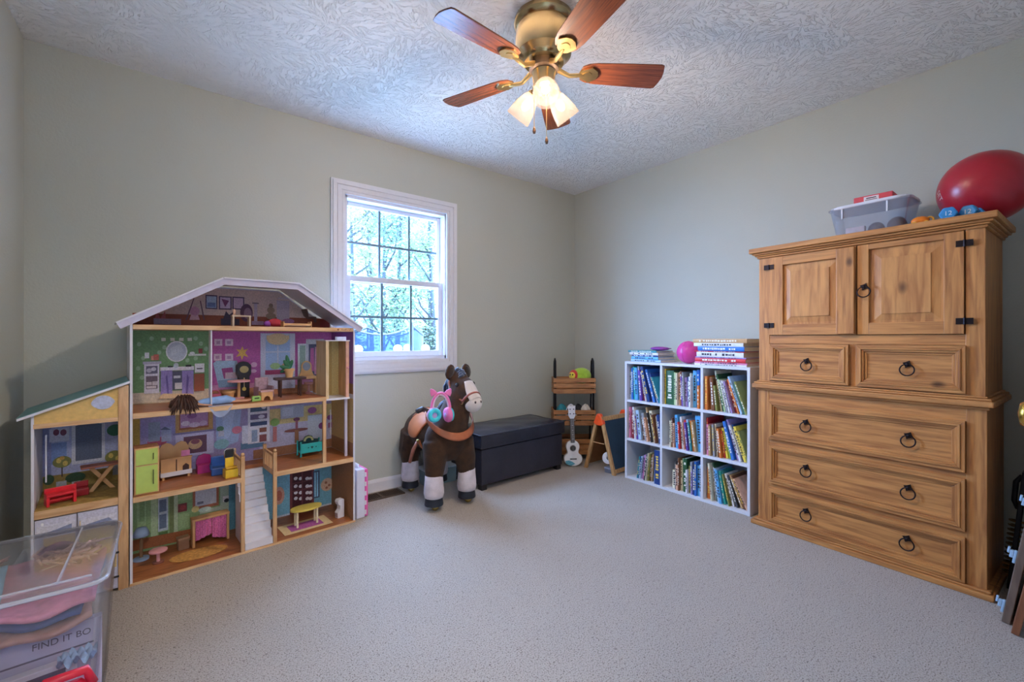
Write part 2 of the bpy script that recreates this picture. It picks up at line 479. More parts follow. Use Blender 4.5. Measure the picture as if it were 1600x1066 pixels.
sash('upper_sash', WX0+0.018, WX1-0.018, 1.43, WZ1-0.018, YB+0.075, YB+0.105, 0.026, 0.03, 0.028)
sash('lower_sash', WX0+0.018, WX1-0.018, WZ0+0.022, 1.475, YB+0.035, YB+0.068, 0.034, 0.038, 0.038)

# ------------------------------------------------------------------ door folded back beside the photographer, only its knob reaches into view
door = boxes((0.56, 1.34, -0.037, 0.003, 0.012, 2.03)).build('door_1', M_TRIM, bevel=0.002)
structure(door, 'white door folded back along the wall, only its knob showing', 'door')
M_BRASS = mat('c9a24a', 0.22, 1.0, var=0.05)
kn = MB().lathe([(0.03, 0), (0.03, 0.006), (0.012, 0.01), (0.011, 0.028), (0.02, 0.034), (0.0275, 0.046), (0.0275, 0.056), (0.02, 0.066), (0, 0.069)], 20, X((1.275, 0.003, 0.907), -90))
kn.build('door_knob', M_BRASS, door, smooth=True)

# ------------------------------------------------------------------ outside, seen through the window
g_out = boxes((-12, 24, YB+T+0.02, 32, -0.65, -0.6)).build('ground', mat('868a80', 0.9, var=0.2, scale=1.2, bump=0.4))
structure(g_out, 'lawn outside the window', 'ground')
M_RAILW = mat('eeeef2', 0.4, var=0.02)
rail = thing('deck_railing', 'white vinyl deck railing with domed post caps outside window', 'railing', (0, 5.5, 0))
boxes((0.3, 5.4, -0.03, 0.03, 0.80, 0.865)).build('top_rail', M_RAILW, rail, bevel=0.01)
boxes((0.3, 5.4, -0.02, 0.02, 0.02, 0.07)).build('bottom_rail', M_RAILW, rail, bevel=0.006)
post_me = boxes((-0.045, 0.045, -0.045, 0.045, -0.6, 0.87)).mesh('post')
cap_me = MB().lathe([(0.058, 0), (0.058, 0.012), (0.05, 0.02), (0.055, 0.03), (0.058, 0.05), (0.05, 0.078), (0.03, 0.096), (0, 0.103)], 16).mesh('post_cap')
bal_me = boxes((-0.014, 0.014, -0.014, 0.014, 0.06, 0.81)).mesh('baluster')
for x in (0.62, 1.24, 1.86, 2.38, 2.78, 3.5, 4.2, 4.9):
    po = put('post', post_me, M_RAILW, rail, (x, 0, 0))
    put('post_cap', cap_me, M_RAILW, po, (0, 0, 0.868), smooth=True)
for i in range(36): put('baluster', bal_me, M_RAILW, rail, (0.4+i*0.14, 0, 0))
r2 = thing('railing_post', 'separate white railing post with domed cap standing further out', 'railing', (2.72, 5.95, 0))
put('post', post_me, M_RAILW, r2); put('post_cap', cap_me, M_RAILW, r2, (0, 0, 0.868), smooth=True)

tr = thing('trampoline', 'dark blue netted trampoline in the yard outside window', 'trampoline', (2.75, 8.3, -0.6))
M_POLE = mat('0c1218', 0.5, var=0.05)
MB().torus((0, 0, 0.8), 1.25, 0.04, 40, 8).build('frame_ring', M_POLE, tr, smooth=True)
MB().lathe([(0, 0.79), (1.2, 0.79)], 40).build('jumping_mat', mat('1a2430', 0.7), tr)
netm = clear_plastic((0.4, 0.5, 0.7), 0.35, 0.5, 'safety_net', (0.006, 0.014, 0.03))
def netf(u, v):
    a = 2*math.pi*u; sag = 0.17*math.sin(math.pi*((u*6) % 1.0))
    z = 0.82+v*(1.06-sag)
    return (1.25*math.cos(a), 1.25*math.sin(a), z)
MB().grid(netf, 60, 4).build('safety_net', netm, tr, smooth=True)
MB().tube([netf(i/60, 1) for i in range(60)], 0.018, 6, closed=True).build('net_edge', M_POLE, tr)
for i in range(6):
    a = 2*math.pi*i/6
    MB().cyl((1.27*math.cos(a), 1.27*math.sin(a), 0), (1.27*math.cos(a), 1.27*math.sin(a), 1.93), 0.022, n=8).build('pole', M_POLE, tr)

fd = thing('yard_feeder', 'thin dark pole with a small tray feeder left of trampoline', 'bird feeder', (2.28, 7.0, -0.6))
MB().cyl((0, 0, 0), (0, 0, 2.35), 0.014, n=8).build('pole', M_POLE, fd)
boxes((-0.13, 0.13, -0.1, 0.1, 1.78, 1.81), (-0.11, 0.11, -0.005, 0.005, 2.28, 2.30)).build('tray', M_POLE, fd)

rng = random.Random(5)
M_BARK = mat('1c2022', 0.9, var=0.25, scale=14, bump=0.4)
M_LEAFS = [mat(h, 0.6, var=0.25, scale=3) for h in ('627044', '74764a', '50684e', '6c7a5a')]
def tree(i, loc, h, lean, leafmat, label, nleaf):
    t = thing('yard_tree', label, 'tree', loc, 0, 'trees beyond the yard')
    m = MB(); tips = []
    top = Vector((lean, rng.uniform(-0.3, 0.3), h))
    m.tube([top*(k/5) + Vector((rng.uniform(-.05, .05), 0, 0))*(k > 0) for k in range(6)], [0.085*(1-k*0.15) for k in range(6)], 7)
    for b in range(11):
        f = rng.uniform(0.18, 0.95); a = rng.uniform(0, 6.28); l = rng.uniform(0.6, 1.5)*(1.2-f*0.5)
        p0 = top*f; p1 = p0+Vector((math.cos(a)*l*0.7, math.sin(a)*l*0.7, l*0.75))
        pm = (p0+p1)/2+Vector((rng.uniform(-.1, .1), 0, -0.06))
        m.tube([p0, pm, p1], [0.03, 0.02, 0.008], 5); tips.append((p0, p1))
        for _ in range(2):
            q = p0.lerp(p1, rng.uniform(0.4, 0.9)); a2 = rng.uniform(0, 6.28)
            q1 = q+Vector((math.cos(a2)*0.4, math.sin(a2)*0.4, rng.uniform(0.1, 0.5)))
            m.tube([q, q1], [0.012, 0.005], 4); tips.append((q, q1))
    m.build('trunk', M_BARK, t, smooth=True)
    lf = MB()
    for _ in range(nleaf):
        p0, p1 = rng.choice(tips)
        c = p0.lerp(p1, rng.uniform(0.2, 1.15))+Vector((rng.gauss(0, .16), rng.gauss(0, .16), rng.gauss(0, .14)))
        s = rng.uniform(0.025, 0.05)
        q = Matrix.Rotation(rng.uniform(0, 6.28), 3, 'Z') @ Matrix.Rotation(rng.uniform(0, 3.14), 3, 'X')
        lf._add([c+q @ Vector(v) for v in ((-s, 0, 0), (0, -s*0.6, 0.006), (s, 0, 0), (0, s*0.6, 0.006))], [(0, 1, 2, 3)])
    f = lf.build('foliage', leafmat, t); f['kind'] = 'stuff'
specs = [((2.2, 10.4, -.6), 4.8, .3, 0, 'slim leaning tree at the left window panes'), ((3.2, 10.2, -.6), 5.2, -.2, 1, 'pale leafed tree behind the left window column'),
         ((4.0, 10.1, -.6), 4.6, .15, 2, 'thin green tree at the middle window column'), ((4.5, 10.6, -.6), 5.6, .2, 3, 'tall pale tree behind the middle window column'),
         ((5.2, 9.6, -.6), 4.6, -.3, 0, 'green tree behind the right window column'), ((5.9, 11.4, -.6), 5.6, .1, 2, 'tall tree at the right window edge'),
         ((4.1, 12.6, -.6), 6.0, 0, 1, 'far pale tree in the middle of window'), ((2.9, 13.2, -.6), 6.0, .2, 3, 'far tree behind the trampoline'), ((5.0, 13.4, -.6), 6.2, -.1, 0, 'far tree behind right window panes')]
for i, (l, h, le, k, lb) in enumerate(specs): tree(i, l, h, le, M_LEAFS[k], lb, 3200)
for i, (x, y, s) in enumerate(((4.45, 8.6, 0.75), (5.45, 8.9, 0.8))):
    t = thing('yard_shrub', ('leafy shrub right of the trampoline', 'leafy shrub under the right window panes')[i], 'shrub', (x, y, -0.6), 0, 'shrubs in the yard')
    lf = MB()
    for _ in range(900):
        a = rng.uniform(0, 6.28); r = s*math.sqrt(rng.random())*0.7; z = rng.uniform(0, 1.9)
        c = Vector((math.cos(a)*r*(1.1-z*0.4), math.sin(a)*r*(1.1-z*0.4), z)); q = Matrix.Rotation(rng.uniform(0, 6.28), 3, 'Z') @ Matrix.Rotation(rng.uniform(0, 3.14), 3, 'X'); w = 0.05
        lf._add([c+q @ Vector(v) for v in ((-w, 0, 0), (0, -w*.6, .01), (w, 0, 0), (0, w*.6, .01))], [(0, 1, 2, 3)])
    f = lf.build('foliage', mat('243020', 0.6, var=.25, scale=3), t); f['kind'] = 'stuff'
    m = MB()
    for k in range(5):
        a = k*1.26; m.tube([(0, 0, 0), (0.2*math.cos(a), 0.2*math.sin(a), 0.7), (0.33*math.cos(a), 0.33*math.sin(a), 1.5)], [0.02, 0.014, 0.006], 5)
    m.build('stems', M_BARK, t)

# ================================================================== CEILING FAN
FX, FY = 1.28, 1.42
fan = thing('ceiling_fan', 'five blade cherry and brass ceiling fan with three lit glass shades', 'ceiling fan', (FX, FY, 2.03))
FZ = -2.03
M_ABRASS = mat('a8946e', 0.24, 1.0, var=0.12, scale=6)
M_GOLD = mat('d0b27a', 0.3, 1.0, var=0.06)
MB().lathe([(0.0, 2.4249+FZ), (0.126, 2.4249+FZ), (0.130, 2.405+FZ), (0.124, 2.392+FZ), (0.116, 2.386+FZ), (0.121, 2.372+FZ), (0.123, 2.345+FZ), (0.123, 2.30+FZ), (0.117, 2.272+FZ), (0.096, 2.255+FZ), (0.088, 2.247+FZ), (0.085, 2.236+FZ), (0.0, 2.234+FZ)], 40).build('motor_housing', M_ABRASS, fan, smooth=True, auto=35)
MB().lathe([(0, 2.236+FZ), (0.062, 2.236+FZ), (0.064, 2.206+FZ), (0.05, 2.2+FZ), (0, 2.2+FZ)], 28).build('flywheel', mat('4a3c30', 0.4, 0.7), fan, smooth=True, auto=35)
MB().lathe([(0, 2.202+FZ), (0.048, 2.202+FZ), (0.052, 2.196+FZ), (0.05, 2.185+FZ), (0.047, 2.15+FZ), (0.049, 2.135+FZ), (0.035, 2.118+FZ), (0.018, 2.108+FZ), (0.006, 2.09+FZ), (0, 2.088+FZ)], 28).build('switch_housing', M_ABRASS, fan, smooth=True, auto=35)
M_CHERRY = wood('6e3c26', '44221a', (0.35, 7, 7), 2.2, False, 0.26, 'cherry_veneer')
blade = MB()
outl = [(0.165, -0.036), (0.19, -0.05), (0.23, -0.057), (0.40, -0.064), (0.50, -0.067), (0.513, -0.062), (0.522, -0.03), (0.526, 0.0), (0.522, 0.03), (0.513, 0.062), (0.50, 0.067), (0.40, 0.064), (0.23, 0.057), (0.19, 0.05), (0.165, 0.036), (0.155, 0.0)]
blade.prism(outl, -0.003, 0.003, 'z')
blade_me = blade.mesh('blade')
iron = MB()
iron.tube([(0.055, 0, 0.012), (0.085, 0, -0.004), (0.11, 0, -0.018), (0.145, 0, -0.014), (0.175, 0, -0.009)], [0.011, 0.010, 0.009, 0.009, 0.007], 8)
tri = [(0.155, -0.012), (0.165, -0.024), (0.205, -0.041), (0.232, -0.02), (0.238, 0), (0.232, 0.02), (0.205, 0.041), (0.165, 0.024), (0.155, 0.012)]
iron.prism(tri, -0.011, -0.0035, 'z')
iron.prism([(0.18+(x-0.18)*0.55, y*0.5) for x, y in tri], -0.0135, -0.0105, 'z')
iron_me = iron.mesh('blade_iron')
for k in range(5):
    a = 39+72*k
    b = put('blade', blade_me, M_CHERRY, fan, (0, 0, 2.205+FZ), (R(-11), 0, R(a)), bevel=0.0015)
    put('blade_iron', iron_me, M_GOLD, b, smooth=True, auto=35)
def shade_mat():
    m = bpy.data.materials.new('frosted_glass_shade'); m.use_nodes = True
    nt = m.node_tree; N = nt.nodes; L = nt.links; N.remove(N['Principled BSDF'])
    tl = N.new('ShaderNodeBsdfTranslucent'); tl.inputs[0].default_value = (0.34, 0.3, 0.27, 1)
    df = N.new('ShaderNodeBsdfDiffuse'); df.inputs[0].default_value = (0.6, 0.57, 0.54, 1)
    tp = N.new('ShaderNodeBsdfTransparent'); tp.inputs[0].default_value = (1, 0.93, 0.88, 1)
    gl = N.new('ShaderNodeBsdfGlossy'); gl.inputs['Roughness'].default_value = 0.2
    nz = N.new('ShaderNodeTexNoise'); nz.inputs['Scale'].default_value = 14
    mr = N.new('ShaderNodeMapRange'); mr.inputs['To Min'].default_value = 0.58; mr.inputs['To Max'].default_value = 0.70
    L.new(nz.outputs['Fac'], mr.inputs['Value'])
    m0 = N.new('ShaderNodeMixShader'); m0.inputs[0].default_value = 0.3
    L.new(tl.outputs[0], m0.inputs[1]); L.new(df.outputs[0], m0.inputs[2])
    m1 = N.new('ShaderNodeMixShader'); L.new(mr.outputs['Result'], m1.inputs[0])
    L.new(m0.outputs[0], m1.inputs[1]); L.new(tp.outputs[0], m1.inputs[2])
    m2 = N.new('ShaderNodeMixShader'); m2.inputs[0].default_value = 0.06
    L.new(m1.outputs[0], m2.inputs[1]); L.new(gl.outputs[0], m2.inputs[2])
    L.new(m2.outputs[0], N['Material Output'].inputs[0])
    return m
def emit_mat(col, s):
    m = bpy.data.materials.new('lit_bulb'); m.use_nodes = True
    nt = m.node_tree; N = nt.nodes; N.remove(N['Principled BSDF'])
    e = N.new('ShaderNodeEmission'); e.inputs[0].default_value = col + (1,); e.inputs[1].default_value = s
    nt.links.new(e.outputs[0], N['Material Output'].inputs[0]); return m
M_SHADE, M_BULB = shade_mat(), emit_mat((1, 0.85, 0.66), 6)
LAMP_W = 41.0
prof = [(0.02, 0.0), (0.026, 0.004), (0.036, 0.02), (0.046, 0.05), (0.053, 0.085), (0.056, 0.118), (0.054, 0.1185), (0.0505, 0.085), (0.0435, 0.05), (0.034, 0.021), (0.02, 0.006)]
for a in (232, 352, 112):
    # shade axis: outward and down, about 40 degrees off vertical
    Mx = Matrix.Rotation(R(a), 4, 'Z') @ Matrix.Translation((0.052, 0, 2.118+FZ)) @ Matrix.Rotation(R(180-42), 4, 'Y')
    sh = MB().lathe(prof, 28, Mx).build('lamp_shade', M_SHADE, fan, smooth=True)
    MB().lathe([(0, -0.03), (0.012, -0.03), (0.016, -0.012), (0.024, -0.004), (0.024, 0.008), (0, 0.008)], 20, Mx).build('lamp_holder', M_ABRASS, sh, smooth=True, auto=35)
    MB().ball((0, 0, 0.052), 0.019, 0.019, 0.027, 14, 8, Mx).build('bulb', M_BULB, sh, smooth=True)
    l = bpy.data.lights.new('bulb_light', 'POINT'); l.energy = LAMP_W; l.color = (1.0, 0.90, 0.785); l.shadow_soft_size = 0.03
    lo = bpy.data.objects.new('bulb_light', l); COL.objects.link(lo)
    lo.location = Vector((FX, FY, 2.03)) + (Mx @ Vector((0, 0, 0.045)))
for dx, dy, zb in ((-0.045, 0.012, 1.955), (-0.012, -0.03, 1.905)):
    c = MB().cyl((dx, dy, zb+FZ), (dx, dy, 2.15+FZ), 0.0016, n=6).build('pull_chain', M_GOLD, fan)
    MB().lathe([(0, -0.03), (0.005, -0.028), (0.0075, -0.018), (0.005, -0.006), (0.002, 0.002), (0, 0.003)], 10, X((dx, dy, zb+FZ))).build('chain_fob', mat('6a4a30', 0.4, 0.3), c, smooth=True)

# ================================================================== PINE WARDROBE
WF = Frame((2.617, 1.151), (2.578, 0.206))
ward = thing('wardrobe', 'tall rustic pine wardrobe with two doors, five drawers and black ring pulls', 'wardrobe', WF(0, 0), WF.rz)
PL, PD = 'c0854a', '965e32'
M_PV = wood(PL, PD, (7, 7, 0.5), 1.0, True, 0.48, 'pine_upright')
M_PH = wood(PL, PD, (0.5, 7, 7), 1.0, True, 0.48, 'pine_level')
M_PP = wood('c68c50', '9c6234', (5, 5, 0.5), 0.8, True, 0.48, 'pine_panel')
M_IRON = mat('2a2326', 0.45, 0.8, var=0.2)
DEP = 0.452
boxes((0.032, 0.055, 0.045, DEP, 0.02, 0.77), (0.896, 0.92, 0.045, DEP, 0.02, 0.77), (0.055, 0.896, 0.06, DEP, 0.02, 0.77)).build('lower_carcass', M_PV, ward)
boxes((0.03, 0.086, 0.03, 0.06, 0.03, 0.765)).build('stile', M_PV, ward, bevel=0.002)
boxes((0.862, 0.922, 0.03, 0.06, 0.03, 0.765)).build('stile', M_PV, ward, bevel=0.002)
for z0, z1 in ((0.03, 0.036), (0.222, 0.248), (0.466, 0.492), (0.706, 0.765)):
    boxes((0.086, 0.862, 0.032, 0.06, z0, z1)).build('rail', M_PH, ward)
boxes((0.036, 0.06, 0.045, DEP, 0.80, 1.51), (0.892, 0.916, 0.045, DEP, 0.80, 1.51), (0.06, 0.892, 0.06, DEP, 0.80, 1.51)).build('upper_carcass', M_PV, ward)
boxes((0.034, 0.09, 0.03, 0.06, 0.80, 1.51)).build('stile', M_PV, ward, bevel=0.002)
boxes((0.86, 0.918, 0.03, 0.06, 0.80, 1.51)).build('stile', M_PV, ward, bevel=0.002)
for z0, z1 in ((0.80, 0.82), (1.022, 1.066), (1.499, 1.51)):
    boxes((0.09, 0.86, 0.032, 0.06, z0, z1)).build('rail', M_PH, ward)
boxes((0.459, 0.488, 0.033, 0.06, 0.82, 1.022)).build('rail', M_PV, ward)
def stepped(name, steps, m):
    b = MB()
    for x0, x1, y0, z0, z1 in steps: b.box(x0, x1, y0, DEP+0.003, z0, z1)
    return b.build(name, m, ward, bevel=0.004)
stepped('plinth', [(0.0, 0.945, 0.0, 0.0, 0.024), (0.01, 0.936, 0.012, 0.024, 0.034)], M_PH)
stepped('waist_moulding', [(0.018, 0.932, 0.018, 0.760, 0.772), (0.006, 0.944, 0.004, 0.772, 0.796), (0.012, 0.938, 0.012, 0.796, 0.806), (0.024, 0.926, 0.022, 0.806, 0.814)], M_PH)
stepped('cornice', [(0.026, 0.926, 0.020, 1.500, 1.511), (0.018, 0.934, 0.010, 1.511, 1.519), (0.008, 0.945, 0.0, 1.519, 1.529), (-0.004, 0.957, -0.014, 1.529, 1.556)], M_PH)
def mould(x0, x1, z0, z1, steps, parent, m_h, m_v, name='moulding'):
    for side in 'lrtb':
        b = MB()
        for a, c, yf in steps:
            A = (x0+a, x1-a, z0+a, z1-a); C = (x0+c, x1-c, z0+c, z1-c)
            q = {'l': [(A[0], A[2]), (C[0], C[2]), (C[0], C[3]), (A[0], A[3])], 'r': [(A[1], A[2]), (A[1], A[3]), (C[1], C[3]), (C[1], C[2])],
                 't': [(A[0], A[3]), (C[0], C[3]), (C[1], C[3]), (A[1], A[3])], 'b': [(A[0], A[2]), (A[1], A[2]), (C[1], C[2]), (C[0], C[2])]}[side]
            b.prism(q, yf, 0.05, 'y')
        b.build(name, m_v if side in 'lr' else m_h, parent, bevel=0.0015)
ring = MB()
ring.torus((0, -0.007, -0.026), 0.0255, 0.0028, 22, 8, 'y')
star = MB()
star.prism([(math.cos(R(22.5+i*45))*(0.018 if i % 2 else 0.011), math.sin(R(22.5+i*45))*(0.018 if i % 2 else 0.011)) for i in range(8)], -0.004, 0.001, 'y')
star.ball((0, -0.006, 0), 0.007, 0.006, 0.007, 10, 6)
star.cyl((0, -0.006, -0.002), (0, -0.006, -0.01), 0.003, n=6)
ring_me, star_me = ring.mesh('pull_ring'), star.mesh('pull_plate')
def pull(x, y, z, parent, rot=0):
    s = put('pull_plate', star_me, M_IRON, parent, (x, y, z), (0, R(rot), 0), smooth=True, auto=40)
    put('pull_ring', ring_me, M_IRON, parent, (x, y, z), (R(-8), 0, 0), smooth=True)
def drawer(x0, x1, z0, z1, pulls):
    d = boxes((x0+0.03, x1-0.03, 0.030, 0.058, z0+0.03, z1-0.03)).build('drawer', M_PH, ward)
    mould(x0, x1, z0, z1, [(0.0, 0.014, 0.016), (0.014, 0.022, 0.012), (0.022, 0.031, 0.018), (0.031, 0.042, 0.025)], d, M_PH, M_PV)
    for x, z in pulls: pull(x, 0.028, z, d)
drawer(0.094, 0.459, 0.820, 1.020, [(0.275, 0.932)])
drawer(0.489, 0.863, 0.820, 1.020, [(0.677, 0.934)])
drawer(0.087, 0.861, 0.494, 0.706, [(0.272, 0.612), (0.681, 0.615)])
drawer(0.087, 0.861, 0.250, 0.466, [(0.273, 0.377), (0.680, 0.381)])
drawer(0.087, 0.861, 0.036, 0.222, [(0.273, 0.148), (0.676, 0.152)])
def cdoor(x0, x1, rx0, rx1, z0, z1, rz0, rz1, fx0, fx1, fz0, fz1, hx):
    d = bpy.data.objects.new('door', None); COL.objects.link(d); d.parent = ward
    for a, b in ((x0, rx0), (rx1, x1)): boxes((a, b, 0.022, 0.05, z0, z1)).build('door_stile', M_PV, d, bevel=0.0015)
    for a, b in ((z0, rz0), (rz1, z1)): boxes((rx0, rx1, 0.0225, 0.05, a, b)).build('door_rail', M_PH, d, bevel=0.0015)
    pn = MB()
    pn.box(rx0, rx1, 0.036, 0.05, rz0, rz1)
    b = 0.012
    pn._add([(fx0-0.03, 0.0355, fz0-0.03), (fx1+0.03, 0.0355, fz0-0.03), (fx1+0.03, 0.0355, fz1+0.03), (fx0-0.03, 0.0355, fz1+0.03), (fx0, 0.030, fz0), (fx1, 0.030, fz0), (fx1, 0.030, fz1), (fx0, 0.030, fz1)],
            [(0, 1, 5, 4), (1, 2, 6, 5), (2, 3, 7, 6), (3, 0, 4, 7)])
    pn.box(fx0, fx1, 0.026, 0.036, fz0, fz1)
    pn.build('door_panel', M_PP, d, bevel=0.001)
    for hz in (1.445, 1.122):
        h = MB(); h.box(hx-0.026, hx-0.002, 0.0185, 0.0225, hz-0.013, hz+0.013); h.box(hx+0.002, hx+0.026, 0.0185, 0.0225, hz-0.013, hz+0.013)
        h.cyl((hx, 0.018, hz-0.014), (hx, 0.018, hz+0.014), 0.004, n=8); h.build('hinge', M_IRON, d)
    return d
dl_ = cdoor(0.0925, 0.489, 0.161, 0.414, 1.069, 1.497, 1.126, 1.450, 0.196, 0.376, 1.166, 1.411, 0.091)
boxes((0.412, 0.486, 0.004, 0.0225, 1.072, 1.494)).build('batten', M_PV, dl_, bevel=0.003)
dr_ = cdoor(0.4935, 0.857, 0.538, 0.796, 1.069, 1.497, 1.124, 1.472, 0.583, 0.755, 1.164, 1.423, 0.859)
pull(0.522, 0.02, 1.296, dr_)

# ------------------------------------------------------------------ things standing on the wardrobe
TZ = 1.556
tub = thing('storage_tub', 'small clear plastic tub with white lid on top of wardrobe', 'storage box', WF(0.505, 0.21, TZ+0.001), WF.rz)
M_CLEAR = clear_plastic((0.95, 0.96, 0.99), 0.88, 0.12, 'clear_tub_plastic', (0.62, 0.66, 0.78))
def tapered_tub(w0, d0, w1, d1, h, t, n=6, rad=0.03):
    def ring(w, d, z, r):
        pts = []
        for cx, cy, a0 in ((w/2-r, d/2-r, 0), (-w/2+r, d/2-r, 90), (-w/2+r, -d/2+r, 180), (w/2-r, -d/2+r, 270)):
            for i in range(n+1):
                a = R(a0+90*i/n); pts.append((cx+r*math.cos(a), cy+r*math.sin(a), z))
        return pts
    rings = [ring(w0, d0, 0, rad), ring(w1, d1, h, rad), ring(w1+0.012, d1+0.012, h, rad), ring(w1+0.012, d1+0.012, h-0.006, rad), ]
    inner = [ring(w1-2*t, d1-2*t, h, rad), ring(w0-2*t, d0-2*t, t, rad)]
    m = MB(); k = len(rings[0])
    seq = [rings[3], rings[2], inner[0], inner[1]]
    m._add(rings[0], [tuple(range(k-1, -1, -1))])
    def band(a, b): m._add(list(a)+list(b), [(i, (i+1) % k, (i+1) % k+k, i+k) for i in range(k)])
    band(rings[0], rings[1]); band(rings[1], rings[3]); band(rings[3], rings[2]); band(rings[2], inner[0]); band(inner[0], inner[1])
    m._add(inner[1], [tuple(range(k))])
    return m, ring
tb, rg = tapered_tub(0.27, 0.17, 0.32, 0.21, 0.155, 0.003)
tb.build('tub_body', M_CLEAR, tub, smooth=True, auto=40)
lidr = rg(0.330, 0.222, 0, 0.06); lk = len(lidr)
MB().prism([(p[0], p[1]) for p in lidr], 0.150, 0.166, 'z').build('tub_lid', clear_plastic((0.9, 0.92, 1), 0.2, 0.25, 'milky_lid', (0.86, 0.88, 0.95)), tub, bevel=0.004)
for x in (-0.1, 0.08):
    boxes((x-0.003, x+0.003, -0.1065, -0.099, 0.10, 0.15)).build('lid_clip', mat('dfe3ee', 0.35, var=0.02), tub)
inside = [('stone', '5a5560', 0.015, -0.01, 0.044, 'dark grey rounded toy inside clear tub'), ('stone', '4a3438', 0.095, -0.01, 0.05, 'brown rounded toy inside clear tub'), ('stone', '6b6470', -0.03, 0.055, 0.022, 'grey lump toy behind others in clear tub')]
for nm, h, x, y, r, lb in inside:
    o = MB().ball((0, 0, r*0.8), r*0.85, r*0.75, r*0.8, 14, 10).build('tub_toy', mat(h, 0.6), None, WF(0.505+x, 0.21+y, TZ+0.005), smooth=True)
    tag(o, lb, 'toy', 'toys in the clear tub')
card = boxes((-0.05, 0.03, -0.012, 0.012, 0, 0.055)).build('card_box', mat('d8cdd2', 0.6), None, WF(0.455, 0.165, TZ+0.005), (0, 0, WF.rz), bevel=0.002)
tag(card, 'small pale card box inside the clear tub', 'box')
rb = thing('game_box', 'small red card game box with white label lying on tub lid', 'box', WF(0.505, 0.24, TZ+0.168), WF.rz+R(3))
boxes((-0.078, 0.078, -0.05, 0.05, 0, 0.048)).build('carton', mat('d0404e', 0.5), rb, bevel=0.003)
lab = boxes((-0.036, 0.024, -0.0508, -0.05, 0.008, 0.042)).build('paper_label', mat('e6d8d8', 0.6, var=0.03), rb)
boxes((-0.026, 0.014, -0.0513, -0.0508, 0.031, 0.036), (-0.03, 0.018, -0.0513, -0.0508, 0.0235, 0.0265), (-0.03, 0.016, -0.0513, -0.0508, 0.0185, 0.0205), (-0.03, 0.018, -0.0513, -0.0508, 0.0135, 0.0155)).build('printed_lines', mat('4a3436', 0.6), lab)

BR_ = 0.157
bc = WF(0.885, 0.265, TZ+BR_)
eb = thing('exercise_ball', 'large shiny red exercise ball on top of wardrobe', 'ball', (bc[0], bc[1], TZ+0.0008))
MB().ball((0, 0, BR_), BR_, BR_, BR_, 48, 32).build('ball_skin', mat('a81f2e', 0.3, var=0.05, scale=8, bump=0.05, bscale=200), eb, smooth=True)
# lettering wrapped on the ball
def wrap_letters(txt, size, az, el, tilt):
    cu = bpy.data.curves.new('t', 'FONT'); cu.body = txt; cu.size = size; cu.align_x = 'CENTER'; cu.align_y = 'CENTER'
    to = bpy.data.objects.new('t', cu); COL.objects.link(to); bpy.context.view_layer.update()
    me = bpy.data.meshes.new_from_object(to.evaluated_get(bpy.context.evaluated_depsgraph_get()))
    bpy.data.objects.remove(to); bpy.data.curves.remove(cu); me.materials.clear()
    bmm = bmesh.new(); bmm.from_mesh(me); bmesh.ops.triangulate(bmm, faces=bmm.faces); bmesh.ops.subdivide_edges(bmm, edges=bmm.edges, cuts=2)
    for v in bmm.verts:
        x, y = v.co.x*math.cos(tilt)-v.co.y*math.sin(tilt), v.co.x*math.sin(tilt)+v.co.y*math.cos(tilt)
        a, e = az+x/BR_, el+y/BR_; r = BR_+0.0006
        v.co = (r*math.cos(e)*math.cos(a), r*math.cos(e)*math.sin(a), BR_+r*math.sin(e))
    bmm.to_mesh(me); bmm.free(); return me
put('ball_lettering', wrap_letters('SET', 0.034, R(120), R(-6), R(-70)), mat('e8dcdc', 0.5, var=0.02), eb)
M_DB = mat('2f8fd0', 0.45, var=0.06)
for i, (x, y, rz, lb) in enumerate(((0.80, 0.10, 6, 'blue hexagonal hand weight nearer the clear tub'), (0.868, 0.13, -8, 'blue hexagonal hand weight at the wardrobe corner'))):
    d = thing('dumbbell', lb, 'dumbbell', WF(x, y, TZ+0.0005), WF.rz+R(rz), 'blue hand weights')
    hexa = [(0.031*math.cos(R(60*k)), 0.027+0.031*math.sin(R(60*k))) for k in range(6)]
    for y0 in (-0.06, 0.02):
        hh = MB().prism(hexa, y0, y0+0.04, 'y').build('weight_head', M_DB, d, bevel=0.006, seg=3)
    MB().cyl((0, -0.03, 0.027), (0, 0.03, 0.027), 0.012, n=12).build('grip', M_DB, d, smooth=True, auto=40)
    letters('12', 0.026, d, 'weight_mark', mat('dfeaf5', 0.5, var=0.02), X((0, -0.0605, 0.027), 90))
ot = thing('toy_car', 'small orange toy with yellow wheels on wardrobe top', 'toy', WF(0.705, 0.10, TZ+0.0005), WF.rz+R(10))
MB().ball((0, 0, 0.026), 0.032, 0.02, 0.02, 16, 8).build('toy_body', mat('e8801c', 0.35), ot, smooth=True)
for x in (-0.02, 0.02):
    for y in (-0.017, 0.017):
        MB().cyl((x, y-0.005, 0.011), (x, y+0.005, 0.011), 0.011, n=12).build('wheel', mat('f0b43c', 0.4), ot)
MB().torus((0.032, 0, 0.026), 0.012, 0.004, 14, 6, 'y').build('tow_loop', mat('f0b43c', 0.4), ot)

